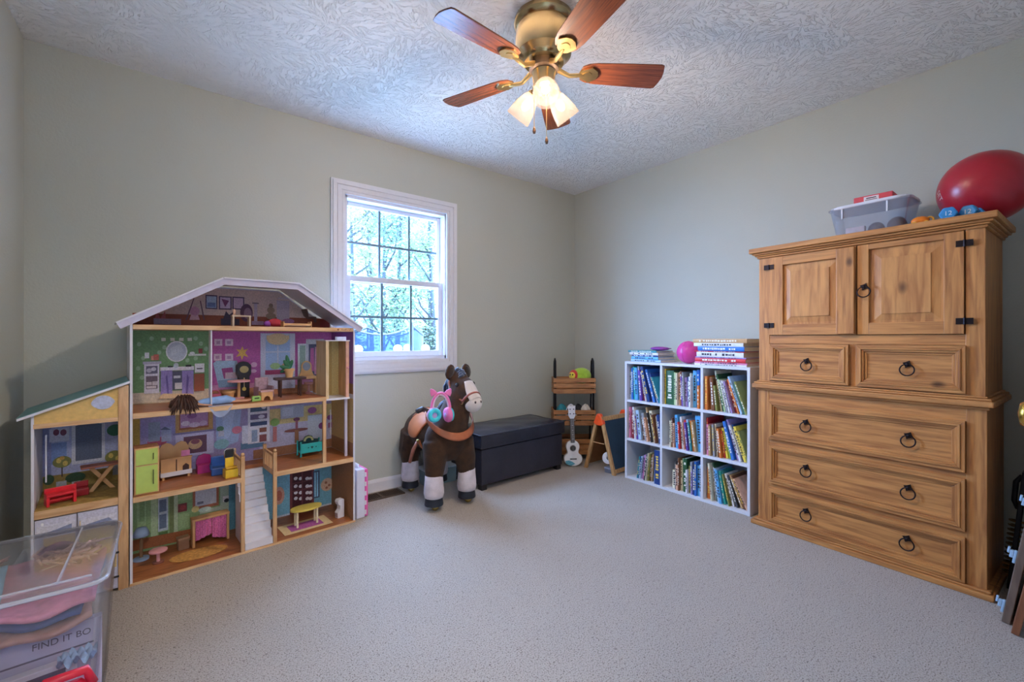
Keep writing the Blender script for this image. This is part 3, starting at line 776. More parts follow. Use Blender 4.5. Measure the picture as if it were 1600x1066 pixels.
# ------------------------------------------------------------------ boards leaning in the corner right of the wardrobe
M_GREYW = wood('7a6a5e', '54463e', (4, 4, 0.4), 1.2, False, 0.6, 'grey_board')
lb1 = thing('hook_rack', 'grey brown wooden hook rack with pale blue hooks leaning beside wardrobe', 'hook rack', (2.43, 0.178, 0), 0)
Mx = Matrix.Rotation(R(8.5), 4, 'X')
MB().box(0, 0.05, -0.022, 0, 0.004, 1.25, Mx).box(0.40, 0.45, -0.022, 0, 0.004, 1.25, Mx).box(0.05, 0.40, -0.018, -0.004, 0.004, 0.06, Mx).box(0.05, 0.40, -0.018, -0.004, 1.18, 1.25, Mx).build('rack_frame', M_GREYW, lb1, bevel=0.002)
MB().box(0.05, 0.40, -0.014, -0.008, 0.06, 1.18, Mx).build('rack_field', mat('8a7c70', 0.6), lb1)
M_TAB = mat('a9cdec', 0.4, var=0.03)
for z in (0.06, 0.255, 0.455, 0.66, 0.86):
    tb_ = MB()
    tb_.box(0.004, 0.016, 0, 0.008, z-0.024, z+0.024, Mx); tb_.box(0.004, 0.016, 0.008, 0.018, z-0.006, z+0.022, Mx)
    tb_.box(0.004, 0.016, 0.018, 0.025, z+0.008, z+0.03, Mx)
    tb_.build('hook', M_TAB, lb1, bevel=0.002)
lb2 = thing('leaning_board', 'reddish brown wooden board leaning nearest the door', 'board', (2.36, 0.150, 0), 0)
Mx2 = Matrix.Rotation(R(9.5), 4, 'X')
MB().box(0, 0.36, -0.02, 0, 0.004, 1.0, Mx2).build('board', wood('8f5a3c', '6a3c26', (4, 4, 0.4), 1, False, 0.5, 'red_board'), lb2, bevel=0.002)
sp = thing('spring_bar', 'black metal bar with brass coil spring leaning by wardrobe', 'exercise bar', (2.80, 0.180, 0), 0)
Mx3 = Matrix.Rotation(R(5), 4, 'X')
MB().box(-0.03, 0.03, -0.008, 0.008, 0.002, 0.50, Mx3).build('bar', mat('17171b', 0.45, 0.5), sp, bevel=0.003)
pts = [(0.026*math.cos(t*0.5), 0.026*math.sin(t*0.5), 0.06+0.0016*t) for t in range(0, 150)]
MB().tube([Mx3 @ Vector(p) for p in pts], 0.004, 6).build('spring', mat('7a6238', 0.4, 0.8), sp, smooth=True)
MB().tube([Mx3 @ Vector(p) for p in ((0, 0.006, 0.34), (0, 0.02, 0.37), (0, 0.022, 0.45), (0, 0.006, 0.48))], 0.009, 8).build('handle', mat('17171b', 0.45, 0.5), sp, smooth=True)

# ================================================================== CUBBY BOOKCASE
BF = Frame((2.719, 2.106), (2.700, 1.189))
bk = thing('cubby_bookcase', 'white nine cubby bookcase full of children books against right wall', 'bookcase', BF(0, 0), BF.rz)
M_WHITE = mat('d8d9e2', 0.4, var=0.02)
BW, BH, BD, PT = 0.917, 0.878, 0.295, 0.017
CX_ = [0.0, 0.3035, 0.6055, BW]       # left faces of uprights (last: right outer)
for x in (0, BW-PT): boxes((x, x+PT, 0, BD, 0, BH-PT)).build('side_panel', M_WHITE, bk, bevel=0.001)
boxes((0, BW, 0, BD, BH-PT, BH)).build('top_panel', M_WHITE, bk, bevel=0.001)
boxes((PT, BW-PT, 0.004, BD, 0.0, PT)).build('bottom_panel', M_WHITE, bk, bevel=0.001)
SZ = [PT, 0.303, 0.592]               # tops of the three shelf levels
for z in SZ[1:]: boxes((PT, BW-PT, 0.002, BD, z-PT, z)).build('shelf', M_WHITE, bk, bevel=0.001)
for x in CX_[1:3]:
    for i, z in enumerate(SZ):
        z1 = (SZ[1]-PT, SZ[2]-PT, BH-PT)[i]
        boxes((x, x+PT-0.001, 0.003, BD, z, z1)).build('divider', M_WHITE, bk)
boxes((PT, BW-PT, BD-0.006, BD, PT, BH-PT)).build('back_panel', M_WHITE, bk)

CN = {'navy blue': '23407e', 'blue': '2f6ec0', 'sky blue': '58a8e0', 'teal': '2a8a98', 'turquoise': '35b4b0', 'dark green': '2c5a3a', 'green': '4a9a5a', 'lime': '9ac04a',
      'yellow': 'e8cc4a', 'cream': 'e4dcc0', 'white': 'e8e8ec', 'grey': '9a9ca4', 'dark grey': '4a4c54', 'black': '26262c', 'brown': '7a4c32', 'tan': 'c09a6c', 'orange': 'e0803a',
      'red': 'c8323a', 'dark red': '8a2430', 'pink': 'e08ab0', 'magenta': 'b8307a', 'purple': '6a48a8', 'lavender': 'a894d0', 'olive': '8a8a4a', 'pale green': 'b4cc9a', 'pale blue': 'a8c4e0', 'gold': 'c8a040', 'peach': 'e4b090'}
M_PAGE = mat('d9d2c0', 0.8, var=0.08, scale=30, stretch=(1, 1, 1))
M_TITLE = {'l': mat('f0ece0', 0.5, var=0.04), 'd': mat('2c2a34', 0.5, var=0.04), 'y': mat('f0d060', 0.5, var=0.04)}
def cover_mat(col):
    return mat(CN[col], 0.38, var=0.16, scale=28)
brng = random.Random(11)
def make_book(col, t, h, dep, label, group, loc, rot, seed=0, flat=False):
    """book standing on its tail: spine towards -y, thickness along x (0..t), height along z"""
    ct = 0.0016
    m = MB()
    m.box(0, ct, 0, dep, 0, h); m.box(t-ct, t, 0, dep, 0, h)
    # gently rounded spine
    ns = 4 if t > 0.012 else 2
    out = [(t*i/ns, -0.0022*math.sin(math.pi*i/ns)) for i in range(ns+1)]
    poly = out + [(t-ct, 0.0018), (ct, 0.0018)]
    m.prism(poly, 0, h, 'z')
    b = m.build('book', cover_mat(col), None, loc, rot)
    tag(b, label, 'book', group)
    boxes((ct, t-ct, 0.002, dep-0.003, 0.002, h-0.002)).build('pages', M_PAGE, b)
    if t >= 0.006:
        dark = sum(lin(CN[col])) < 1.15
        tm = M_TITLE['y' if (dark and seed % 4 == 0) else ('l' if dark else 'd')]
        tt = MB(); w = t*0.26; c = t/2
        z = h*0.18; r = random.Random(seed)
        yy = -0.0026
        while z < h*0.86:
            l = r.uniform(0.006, 0.016)
            if r.random() < 0.82: tt.box(c-w*r.uniform(0.6, 1), c+w*r.uniform(0.6, 1), yy, 0.0, z, z+l)
            z += l+r.uniform(0.003, 0.007)
        tt.build('spine_title', tm, b)['kind'] = 'stuff'
    return b
def cell(ci, ri):
    x0 = CX_[ci]+PT; x1 = CX_[ci+1] - (PT if ci == 2 else 0)
    z0 = SZ[2-ri]; z1 = (SZ[1]-PT, SZ[2]-PT, BH-PT)[2-ri]
    return x0+0.001, x1-0.001, z0, z1
ROWN = ['top', 'middle', 'bottom']; COLN = ['left', 'middle', 'right']
ORD = ['first', 'second', 'third', 'fourth', 'fifth', 'sixth', 'seventh', 'eighth', 'ninth', 'tenth', 'eleventh', 'twelfth', 'thirteenth', 'fourteenth', 'fifteenth', 'sixteenth', 'seventeenth']
def fill(ci, ri, books, x_start=0.004, rightlean=False, gap=0.006):
    """books: (colour, thickness, height, lean) from left to right; positive lean = top tilts to the left.
    Each one rests against its neighbour without cutting into it."""
    x0, x1, z0, z1 = cell(ci, ri)
    w = x1-x0
    seq = books if not rightlean else [(c, t, h, -l) for c, t, h, l in reversed(books)]
    def lay(k):
        placed = []; prev = None
        for c, t, h, ln in seq:
            t *= k; a = R(max(ln, 0)); need = x_start
            if prev:
                xr, zr, ta, zt = prev          # right face: x = xr-(z-zr)*tan, up to height zt
                zz = min(zt, h*math.cos(a))
                need = max(xr-(zz-zr)*ta+zz*math.tan(a), xr+zr*math.tan(a))
            elif a: need = max(need, h*math.sin(a)+0.002)
            need += 0.0006
            placed.append((c, t, h, a, need))
            prev = (need+t*math.cos(a), t*math.sin(a), math.tan(a), t*math.sin(a)+h*math.cos(a))
        return placed, prev[0]
    lo, hi = 0.3, 3.5                          # widen or narrow the books until the row fills the cubby
    for _ in range(30):
        k = (lo+hi)/2
        if lay(k)[1] > w-gap: hi = k
        else: lo = k
    placed = lay(lo)[0]
    order = list(enumerate(placed))
    n = len(placed)
    if rightlean: order = [(n-1-i, p) for i, p in order]
    for i, (c, t, h, a, x) in order:
        dep = min(0.26, max(0.15, h*brng.uniform(0.72, 0.95)))
        setb = brng.uniform(0.012, 0.045) if BD-dep-0.01 > 0.05 else 0.012
        size = 'thin' if t < 0.011 else ('thick' if t > 0.024 else 'slim')
        lean = ' leaning' if a > R(6) else ''
        lb = f'{size} {c}{lean} book, {ORD[i]} from left in {ROWN[ri]} {COLN[ci]} cubby'
        if rightlean:
            lx, ang = w-x, a      # mirrored: lower right corner at lx, tilts to the right
            # rotate about the lower right corner
            off = Vector((-t, 0, 0)); off = Matrix.Rotation(ang, 3, 'Y') @ off
            px, pz = x0+lx+off.x, z0+off.z
            rot = (0, ang, BF.rz)
        else:
            px, pz = x0+x, z0; rot = (0, -a, BF.rz)
        bz = pz+0.0006
        make_book(c, t, h, dep, lb, f'books in the {ROWN[ri]} {COLN[ci]} cubby', BF(px, setb, bz), rot, seed=ci*100+ri*40+i)
mm = 0.001
fill(0, 0, [('pale blue', 10*mm, .205, 0), ('blue', 11*mm, .235, 1), ('turquoise', 9*mm, .245, 2), ('sky blue', 16*mm, .24, 2), ('white', 7*mm, .25, 4), ('purple', 13*mm, .225, 5), ('dark red', 9*mm, .19, 6),
            ('white', 6*mm, .215, 12), ('navy blue', 15*mm, .255, 14), ('lavender', 8*mm, .235, 16), ('blue', 12*mm, .24, 17), ('white', 6*mm, .205, 19), ('navy blue', 7*mm, .22, 20), ('teal', 7*mm, .19, 20)])
fill(1, 0, [('yellow', 5*mm, .245, 0), ('dark green', 46*mm, .235, 0), ('pale green', 9*mm, .225, 0), ('cream', 9*mm, .22, 0), ('peach', 8*mm, .225, 1), ('brown', 10*mm, .235, 1), ('purple', 7*mm, .20, 3), ('grey', 6*mm, .23, 2), ('lavender', 12*mm, .195, 2),
            ('navy blue', 8*mm, .20, 1), ('cream', 7*mm, .225, 0), ('white', 10*mm, .205, 0), ('sky blue', 18*mm, .245, 0), ('blue', 14*mm, .25, 0), ('orange', 10*mm, .15, 0), ('dark red', 7*mm, .16, 0)])
fill(2, 0, [('orange', 11*mm, .215, 0), ('tan', 8*mm, .21, 2), ('brown', 13*mm, .205, 4), ('olive', 8*mm, .16, 6), ('cream', 6*mm, .255, 9), ('dark green', 7*mm, .235, 11), ('pale green', 6*mm, .205, 12), ('grey', 7*mm, .20, 13), ('white', 6*mm, .20, 14), ('lavender', 6*mm, .195, 15),
            ('dark red', 11*mm, .205, 16), ('orange', 6*mm, .215, 18), ('pale blue', 8*mm, .235, 20), ('turquoise', 10*mm, .19, 20), ('olive', 7*mm, .205, 20)])
fill(0, 1, [('pink', 6*mm, .23, 0), ('magenta', 6*mm, .19, 1), ('dark red', 7*mm, .185, 2), ('white', 7*mm, .235, 5), ('purple', 5*mm, .17, 6), ('pale blue', 14*mm, .215, 7), ('brown', 8*mm, .175, 8), ('grey', 12*mm, .20, 10), ('peach', 8*mm, .17, 10),
            ('tan', 8*mm, .245, 11), ('black', 6*mm, .21, 11), ('cream', 12*mm, .225, 10), ('brown', 7*mm, .20, 10), ('grey', 8*mm, .19, 8), ('navy blue', 9*mm, .205, 6)])
fill(1, 1, [('cream', 7*mm, .18, 0), ('brown', 7*mm, .20, 0), ('peach', 8*mm, .165, 0), ('dark red', 6*mm, .17, 1), ('sky blue', 13*mm, .225, 2), ('red', 8*mm, .18, 3), ('white', 9*mm, .215, 4), ('peach', 6*mm, .18, 4), ('red', 12*mm, .195, 5), ('purple', 8*mm, .185, 6),
            ('pale blue', 7*mm, .205, 7), ('teal', 8*mm, .19, 7), ('orange', 9*mm, .20, 7), ('tan', 10*mm, .195, 7), ('sky blue', 26*mm, .235, 5)], x_start=0.05)
fill(2, 1, [('red', 6*mm, .235, 0), ('pink', 9*mm, .195, 1), ('tan', 10*mm, .19, 1), ('brown', 6*mm, .20, 2), ('grey', 8*mm, .20, 3), ('cream', 6*mm, .205, 4), ('brown', 6*mm, .185, 4), ('orange', 9*mm, .18, 6), ('red', 6*mm, .165, 8), ('yellow', 10*mm, .185, 9), ('lime', 6*mm, .18, 11),
            ('blue', 12*mm, .235, 14), ('lavender', 8*mm, .25, 16), ('white', 8*mm, .22, 18), ('navy blue', 8*mm, .225, 18), ('yellow', 10*mm, .215, 18), ('olive', 8*mm, .19, 18)])
fill(0, 2, [('teal', 7*mm, .165, -8), ('navy blue', 6*mm, .17, -8), ('pale blue', 9*mm, .17, -8), ('lavender', 8*mm, .18, -8), ('pink', 8*mm, .185, -8), ('magenta', 6*mm, .19, -8), ('dark grey', 8*mm, .20, -7), ('cream', 6*mm, .205, -7), ('olive', 7*mm, .20, -6), ('brown', 7*mm, .195, -5), ('tan', 7*mm, .20, -4),
            ('pale blue', 14*mm, .215, -2), ('navy blue', 38*mm, .24, 0)], rightlean=True, gap=0.075)
fill(1, 2, [('cream', 22*mm, .125, 0), ('dark grey', 6*mm, .19, 0), ('peach', 14*mm, .17, 0), ('brown', 7*mm, .22, 0), ('cream', 10*mm, .205, 0), ('pale green', 8*mm, .22, 0), ('dark green', 20*mm, .225, 0), ('white', 8*mm, .155, 0), ('olive', 9*mm, .18, 0), ('grey', 10*mm, .21, 0), ('lavender', 7*mm, .15, 0), ('navy blue', 13*mm, .185, 0), ('blue', 10*mm, .225, 0), ('sky blue', 16*mm, .20, 0), ('pale blue', 9*mm, .21, 0)], x_start=0.055)
fill(2, 2, [('orange', 14*mm, .20, 0), ('cream', 7*mm, .235, 5), ('grey', 6*mm, .225, 6), ('dark green', 6*mm, .24, 7), ('pale blue', 8*mm, .21, 8), ('sky blue', 10*mm, .205, 9), ('turquoise', 8*mm, .20, 10), ('teal', 7*mm, .195, 11), ('olive', 6*mm, .19, 13), ('white', 8*mm, .195, 15), ('dark grey', 8*mm, .19, 18), ('tan', 7*mm, .20, 22), ('brown', 6*mm, .20, 24), ('peach', 6*mm, .19, 26)])

# ------------------------------------------------------------------ two piles of books and a ball on the bookcase
def pile(x, y, books, group, where):
    z = BH+0.0008
    for i, (c, t, w, d, dx, rz) in enumerate(books):
        n = len(books)
        lb = f'{c} book lying {"on top" if i == n-1 else ("at the bottom" if i == 0 else ORD[i]+" from bottom")} of {where}'
        # lying flat, spine to the front: local x (thickness) -> up, local z (height) -> along the shelf
        loc = Vector(BF(x+dx, y, z))
        rot = (Matrix.Rotation(BF.rz+R(rz), 3, 'Z') @ Matrix.Rotation(R(-90), 3, 'Y') @ Matrix.Rotation(0, 3, 'X'))
        # Ry(-90): x -> +z (up), z -> -x ; so shift by the height to keep the pile starting at x
        e = rot.to_euler()
        b = make_book(c, t, w, d, lb, group, loc + rot.col[2]*(-w), e, seed=900+i*7+int(x*100))
        z += t+0.0006
pile(0.035, 0.028, [('pale blue', .017, .255, .21, 0, 1), ('sky blue', .020, .235, .20, 0.004, -1), ('navy blue', .012, .225, .20, 0.008, 1), ('white', .018, .245, .21, -0.012, 0), ('teal', .012, .25, .20, -0.025, -1)], 'books piled on the bookcase', 'the left pile')
pile(0.555, 0.020, [('white', .010, .335, .235, -0.002, 0), ('pink', .011, .335, .235, 0, 0.5), ('red', .024, .325, .235, 0.003, -0.5), ('lavender', .007, .325, .235, 0.005, 0), ('white', .030, .30, .23, 0.014, 0.5), ('red', .006, .325, .235, -0.002, 0), ('blue', .028, .30, .23, 0.022, -1), ('white', .022, .32, .235, -0.006, 0), ('tan', .026, .345, .245, -0.012, 0.6)], 'books piled on the bookcase', 'the right pile')
pb = MB().grid(lambda u, v: (0.10*(u-0.5), 0.09*(v-0.5), 0.012+0.006*math.sin(6*u)*math.cos(5*v)), 8, 6)
pc = thing('cloth_pouch', 'crumpled purple pouch lying on the left book pile', 'pouch', BF(0.235, 0.10, BH+0.084), BF.rz)
MB().ball((0, 0, 0.014), 0.075, 0.05, 0.0145, 18, 8).build('pouch', mat('8a3a96', 0.6, var=0.2, bump=0.4, bscale=40), pc, smooth=True)
MB().torus((0.07, 0, 0.016), 0.018, 0.003, 14, 6).build('drawstring', mat('6a2c78', 0.6), pc)
pk = thing('pink_ball', 'shiny pink ball wedged between the two book piles', 'ball', BF(0.458, 0.105, BH+0.0006), BF.rz)
MB().ball((0, 0, 0.077), 0.077, 0.077, 0.077, 30, 18).build('ball_skin', mat('d0459a', 0.22, var=0.05), pk, smooth=True)
MB().torus((0, 0, 0.077), 0.0768, 0.0012, 40, 6, 'x').build('seam', mat('a83480', 0.3), pk)

# ================================================================== STORAGE BENCH
NF = Frame((1.682, 2.501), (2.515, 2.543))
bn = thing('storage_bench', 'black leather storage bench with padded lid under the wall', 'bench', NF(0, 0), NF.rz)
M_LEATH = mat('2b2b36', 0.42, var=0.2, scale=7, bump=0.35, bscale=60)
M_LID = mat('2a2a33', 0.27, var=0.25, scale=5, bump=0.6, bscale=18)
boxes((0.012, 0.82, 0.012, 0.395, 0.038, 0.284)).build('bench_body', M_LEATH, bn, bevel=0.006)
lid = MB()
def lidtop(u, v):
    x, y = 0.835*u, 0.41*v
    e = min(u, 1-u)*6; f = min(v, 1-v)*4
    z = 0.383+0.018*math.sin(min(1, e)*math.pi/2)*math.sin(min(1, f)*math.pi/2)
    z += 0.003*math.sin(19*u+3*v)*math.sin(9*v)
    return (x, y, z)
lid.grid(lidtop, 28, 18)
per = [lidtop(i/28, 0) for i in range(28)]+[lidtop(1, j/18) for j in range(18)]+[lidtop(1-i/28, 1) for i in range(28)]+[lidtop(0, 1-j/18) for j in range(18)]
k = len(per); lid._add(per+[(p[0], p[1], 0.292) for p in per], [(i, i+k, (i+1) % k+k, (i+1) % k) for i in range(k)]+[tuple(range(k, 2*k))])
lid.build('bench_lid', M_LID, bn, smooth=True, auto=50)
MB().tube(per, 0.004, 6, closed=True).build('lid_piping', M_LEATH, bn, smooth=True)
for x in (0.02, 0.768):
    for y in (0.02, 0.345): boxes((x, x+0.045, y, y+0.045, 0, 0.04)).build('foot', mat('1c1a1e', 0.5), bn, bevel=0.002)

# ================================================================== SLATTED CORNER RACK
RF = Frame((2.632, 2.772), (2.893, 2.575))
rk = thing('storage_rack', 'three tier rack of wooden slat bins on black metal frame in corner', 'rack', RF(0, 0), RF.rz)
RW = RF.w; RD = 0.19
M_BLK = mat('1b1b20', 0.4, 0.6, var=0.05)
M_SLAT = wood('b27a48', '855430', (0.6, 6, 6), 1.6, True, 0.5, 'slat_pine')
for x in (0.0, RW):
    MB().tube([(x, 0, 0.0), (x, 0, 0.80), (x, 0.008, 0.85), (x, 0.04, 0.872), (x, 0.075, 0.85), (x, 0.085, 0.80), (x, 0.085, 0.64)], 0.0085, 10).build('side_rail', M_BLK, rk, smooth=True)
    MB().cyl((x, RD, 0), (x, 0.085, 0.66), 0.007, n=8).build('back_leg', M_BLK, rk, smooth=True)
for zi, (z, h) in enumerate(((0.575, 0.14), (0.30, 0.14), (0.05, 0.14))):
    d1 = 0.15+0.02*zi
    bn_ = boxes((0.012, RW-0.012, 0.012, d1, z-0.004, z+0.004)).build('bin_base', M_SLAT, rk)
    for i in range(3):
        zz = z+0.004+i*0.046
        boxes((-0.018, RW+0.018, -0.020, -0.010, zz, zz+0.038)).build('slat', M_SLAT, bn_, bevel=0.0015)
        boxes((-0.012, RW+0.012, d1, d1+0.01, zz, zz+0.038)).build('slat', M_SLAT, bn_)
        for x in (-0.018, RW+0.009):
            boxes((x, x+0.009, -0.010, d1, zz, zz+0.038)).build('slat', M_SLAT, bn_)
# plush creature in the top bin
pl = thing('plush_toy', 'round lime green plush toy with red rimmed yellow face in rack', 'plush toy', RF(0.215, 0.07, 0.618), RF.rz)
MB().ball((0.02, 0, 0.105), 0.088, 0.066, 0.071, 24, 16).build('plush_body', mat('a4c83a', 0.9, var=0.12, bump=0.5, bscale=150, sheen=0.5), pl, smooth=True)
Mf = X((-0.055, -0.035, 0.11), 0, 0, 0) @ Matrix.Rotation(R(-38), 4, 'Z') @ Matrix.Rotation(R(-12), 4, 'X')
MB().ball((0, 0, 0), 0.042, 0.03, 0.05, 20, 12, Mf).build('red_hood', mat('d0352e', 0.85, bump=0.4, bscale=150, sheen=0.4), pl, smooth=True)
fc = MB().ball((0, -0.016, -0.004), 0.031, 0.02, 0.034, 18, 10, Mf).build('face', mat('e8d84a', 0.85, bump=0.4, bscale=150, sheen=0.4), pl, smooth=True)
for sx in (-1, 1): MB().ball((sx*0.012, -0.034, 0.002), 0.0065, 0.005, 0.008, 10, 6, Mf).build('eye', mat('1c1c20', 0.2), fc, smooth=True)
# knitted heap in the middle bin
crng = random.Random(3)
for i, (h, x, y, lb) in enumerate((('2f8a98', 0.06, 0.06, 'teal rolled cloth in the middle rack bin'), ('e4e2e6', 0.14, 0.05, 'white crumpled cloth in the middle rack bin'), ('26262c', 0.205, 0.065, 'black crumpled cloth in the middle rack bin'), ('d8cfc4', 0.27, 0.055, 'cream crumpled cloth in the middle rack bin'))):
    m = MB(); ph = crng.uniform(0, 6)
    def f(u, v, ph=ph):
        a = 2*math.pi*u; t = math.pi*(v-0.5); r = 1+0.2*math.sin(5*a+ph)*math.cos(t)+0.12*math.sin(9*a+2*ph)*math.cos(t)
        return (0.045*r*math.cos(t)*math.cos(a), 0.05*r*math.cos(t)*math.sin(a), 0.085+0.082*math.sin(t)*(1+0.1*math.sin(3*a+ph)))
    m.grid(f, 26, 12)
    o = m.build('crumpled_cloth', mat(h, 0.85, var=0.15, bump=0.4), None, RF(x, y, 0.3045), (0, 0, RF.rz), smooth=True)
    tag(o, lb, 'cloth', 'cloths in the rack')

# ================================================================== UKULELE
uk = thing('ukulele', 'white ukulele with black bridge and blue sticker leaning on rack', 'ukulele', (2.625, 2.556, 0), R(-33))
Mu = Matrix.Rotation(R(-9), 4, 'X')
def uke_outline(s=1.0):
    pts = []
    for i in range(40):
        t = 2*math.pi*i/40
        z = -math.cos(t)                      # -1 bottom .. 1 top
        r = 0.079 if z < 0 else 0.062
        w = 0.076*math.sqrt(max(0, 1-((z+0.42)/0.58)**2)) if z < -0.15 else 0
        w2 = 0.056*math.sqrt(max(0, 1-((z-0.52)/0.50)**2)) if z > 0.02 else 0
        waist = 0.046
        ww = max(w, w2, waist if -0.5 < z < 0.75 else 0)
        pts.append((s*ww*(1 if t < math.pi else -1), 0.105+0.103*z))
    return pts
M_UKE = mat('e6e6ea', 0.25, var=0.03, coat=0.3)
MB().prism(uke_outline(), -0.022, 0.022, 'y', Mu).build('body', M_UKE, uk, bevel=0.004, seg=3, smooth=True, auto=40)
MB().cyl((0, -0.0225, 0.145), (0, -0.0205, 0.145), 0.0225, n=20, M=Mu).build('soundhole', mat('1c1a1c', 0.6), uk)
MB().torus((0, -0.0226, 0.145), 0.025, 0.0015, 24, 6, 'y', Mu).build('rosette', mat('8a8a92', 0.4), uk)
MB().box(-0.027, 0.027, -0.029, -0.022, 0.056, 0.064, Mu).build('bridge', mat('201c1c', 0.4), uk)
MB().prism([(-0.062, 0.022), (-0.02, 0.006), (0.015, 0.02), (-0.005, 0.036), (-0.035, 0.05), (-0.066, 0.046)], -0.0228, -0.0222, 'y', Mu).build('sticker', mat('5aa0b8', 0.4, var=0.4, scale=120), uk)
nk = MB().box(-0.017, 0.017, -0.030, -0.012, 0.19, 0.385, Mu).build('neck', mat('54504e', 0.5), uk, bevel=0.003)
for z in (0.22, 0.255, 0.29, 0.33): MB().cyl((0, -0.0312, z), (0, -0.0298, z), 0.0032, n=8, M=Mu).build('fret_dot', M_UKE, nk)
for z in [0.2+0.0185*i for i in range(10)]: MB().box(-0.017, 0.017, -0.0308, -0.030, z, z+0.0012, Mu).build('fret', mat('9a9a9c', 0.3, 0.9), nk)
hd_ = MB().prism([(-0.016, 0.385), (0.016, 0.385), (0.03, 0.41), (0.028, 0.45), (0.033, 0.492), (0, 0.486), (-0.033, 0.492), (-0.028, 0.45), (-0.03, 0.41)], -0.026, -0.014, 'y', Mu).build('headstock', M_UKE, uk, bevel=0.002)
for sx in (-1, 1):
    for z in (0.425, 0.462):
        MB().cyl((sx*0.015, -0.034, z), (sx*0.015, -0.026, z), 0.0048, n=10, M=Mu).build('peg_post', mat('3a3436', 0.3, 0.6), hd_)
        MB().box(sx*0.031-0.006, sx*0.031+0.006, -0.024, -0.015, z-0.006, z+0.006, Mu).build('tuning_peg', mat('2a282a', 0.4), hd_)
for i in range(4):
    x = -0.0105+0.007*i
    MB().cyl((x, -0.0335, 0.06), (x*1.2, -0.0335, 0.47), 0.0006, n=5, M=Mu).build('string', mat('c8c8cc', 0.3), uk)

# ================================================================== TABLE EASEL
ez = thing('table_easel', 'small wooden A frame easel with orange top caps and chalkboard', 'easel', (2.680, 2.330, 0), R(2))
M_EW = wood('c69a66', 'a57645', (5, 5, 0.6), 1.5, False, 0.5, 'easel_pine')
HE, EL = 0.435, 0.335
def leg(x, y1): return MB().prism([(y1-0.014, 0), (y1+0.014, 0), (y1*0.12+0.012, HE), (y1*0.12-0.012, HE)], x, x+0.022, 'x')
yf, yb_ = -0.142, 0.138
for x in (0, EL-0.022):
    leg(x, yf).build('leg', M_EW, ez, bevel=0.0015); leg(x, yb_).build('leg', M_EW, ez, bevel=0.0015)
    MB().prism([(-0.05, HE-0.055), (-0.028, HE-0.072), (0.028, HE-0.072), (0.05, HE-0.055), (0.016, HE+0.02), (-0.016, HE+0.02)], x-0.006, x+0.028, 'x').build('orange_cap', mat('f0541c', 0.4), ez, bevel=0.008, seg=3)
def slope(t, off=0): return yf*(1-t)+yf*0.12*t-off
def rail_(name, m, za, zb, yo, th, side, x0, x1):
    b = MB(); sgn = 1 if side == 'f' else -1
    ya, yb2 = slope(za/HE), slope(zb/HE)
    q = [(ya-yo, za), (ya-yo+th, za), (yb2-yo+th, zb), (yb2-yo, zb)]
    if side == 'b': q = [(-p[0]*yb_/(-yf), p[1]) for p in q]
    return b.prism(q, x0, x1, 'x').build(name, m, ez, bevel=0.001)
rail_('board_rail', M_EW, 0.012, 0.040, 0.012, 0.018, 'f', 0.022, EL-0.022)
rail_('board_rail', M_EW, HE-0.035, HE-0.005, 0.012, 0.018, 'f', 0.022, EL-0.022)
rail_('chalkboard', mat('22384a', 0.7, var=0.2, scale=9), 0.040, HE-0.035, 0.008, 0.005, 'f', 0.022, EL-0.022)
rail_('back_board', mat('8a5a34', 0.6, var=0.1), 0.03, HE-0.02, 0.006, 0.005, 'b', 0.022, EL-0.022)
MB().cyl((0.0, -0.055, 0.225), (0.0, 0.055, 0.225), 0.0035, n=6).build('spreader', M_EW, ez)
tp = thing('tape_spool', 'white round spool hanging inside the small easel', 'spool', (2.722, 2.268, 0.0), R(2))
Ms = X((0, 0, 0.113), 0, 0, -52)
tpo = MB()
tpo.lathe([(0.014, -0.012), (0.044, -0.012), (0.046, -0.008), (0.046, 0.008), (0.044, 0.012), (0.014, 0.012), (0.014, -0.012)], 28, Ms @ Matrix.Rotation(R(90), 4, 'X'))
tpo.build('spool_disc', mat('e2e2ea', 0.4, var=0.03), tp, smooth=True, auto=40)
MB().cyl((0, 0, 0.157), (0.0, 0.035, 0.228), 0.002, n=6).build('hanging_cord', mat('d8c8a8', 0.7), tp)
gb = thing('grey_tin', 'small grey stacked tin on carpet under the easel', 'tin', (2.735, 2.262, 0), R(10))
boxes((-0.034, 0.034, -0.03, 0.03, 0, 0.03)).build('tin_body', mat('777a88', 0.4, 0.3), gb, bevel=0.005)
boxes((-0.036, 0.036, -0.032, 0.032, 0.03, 0.042)).build('tin_lid', mat('9a9cab', 0.4, 0.3), gb, bevel=0.004)

# ================================================================== FLOOR REGISTER
vt = thing('floor_register', 'brown metal floor register set in the carpet by the wall', 'floor vent', (1.115, 2.862, 0), R(1))
M_VENT = mat('5a4638', 0.5, 0.4)
boxes((-0.15, 0.15, -0.062, -0.048, 0, 0.007), (-0.15, 0.15, 0.048, 0.062, 0, 0.007), (-0.15, -0.136, -0.048, 0.048, 0, 0.007), (0.136, 0.15, -0.048, 0.048, 0, 0.007), (-0.006, 0.006, -0.048, 0.048, 0, 0.007)).build('register_frame', M_VENT, vt)
boxes((-0.136, 0.136, -0.048, 0.048, 0.0, 0.0012)).build('duct_opening', mat('100e0d', 0.9), vt)
lm = boxes((-0.0022, 0.0022, -0.048, 0.048, 0.001, 0.006)).mesh('louver')
for i in range(1, 22):
    x = -0.136+0.272*i/22
    if abs(x) > 0.008: put('louver', lm, M_VENT, vt, (x, 0, 0), (0, R(18), 0))

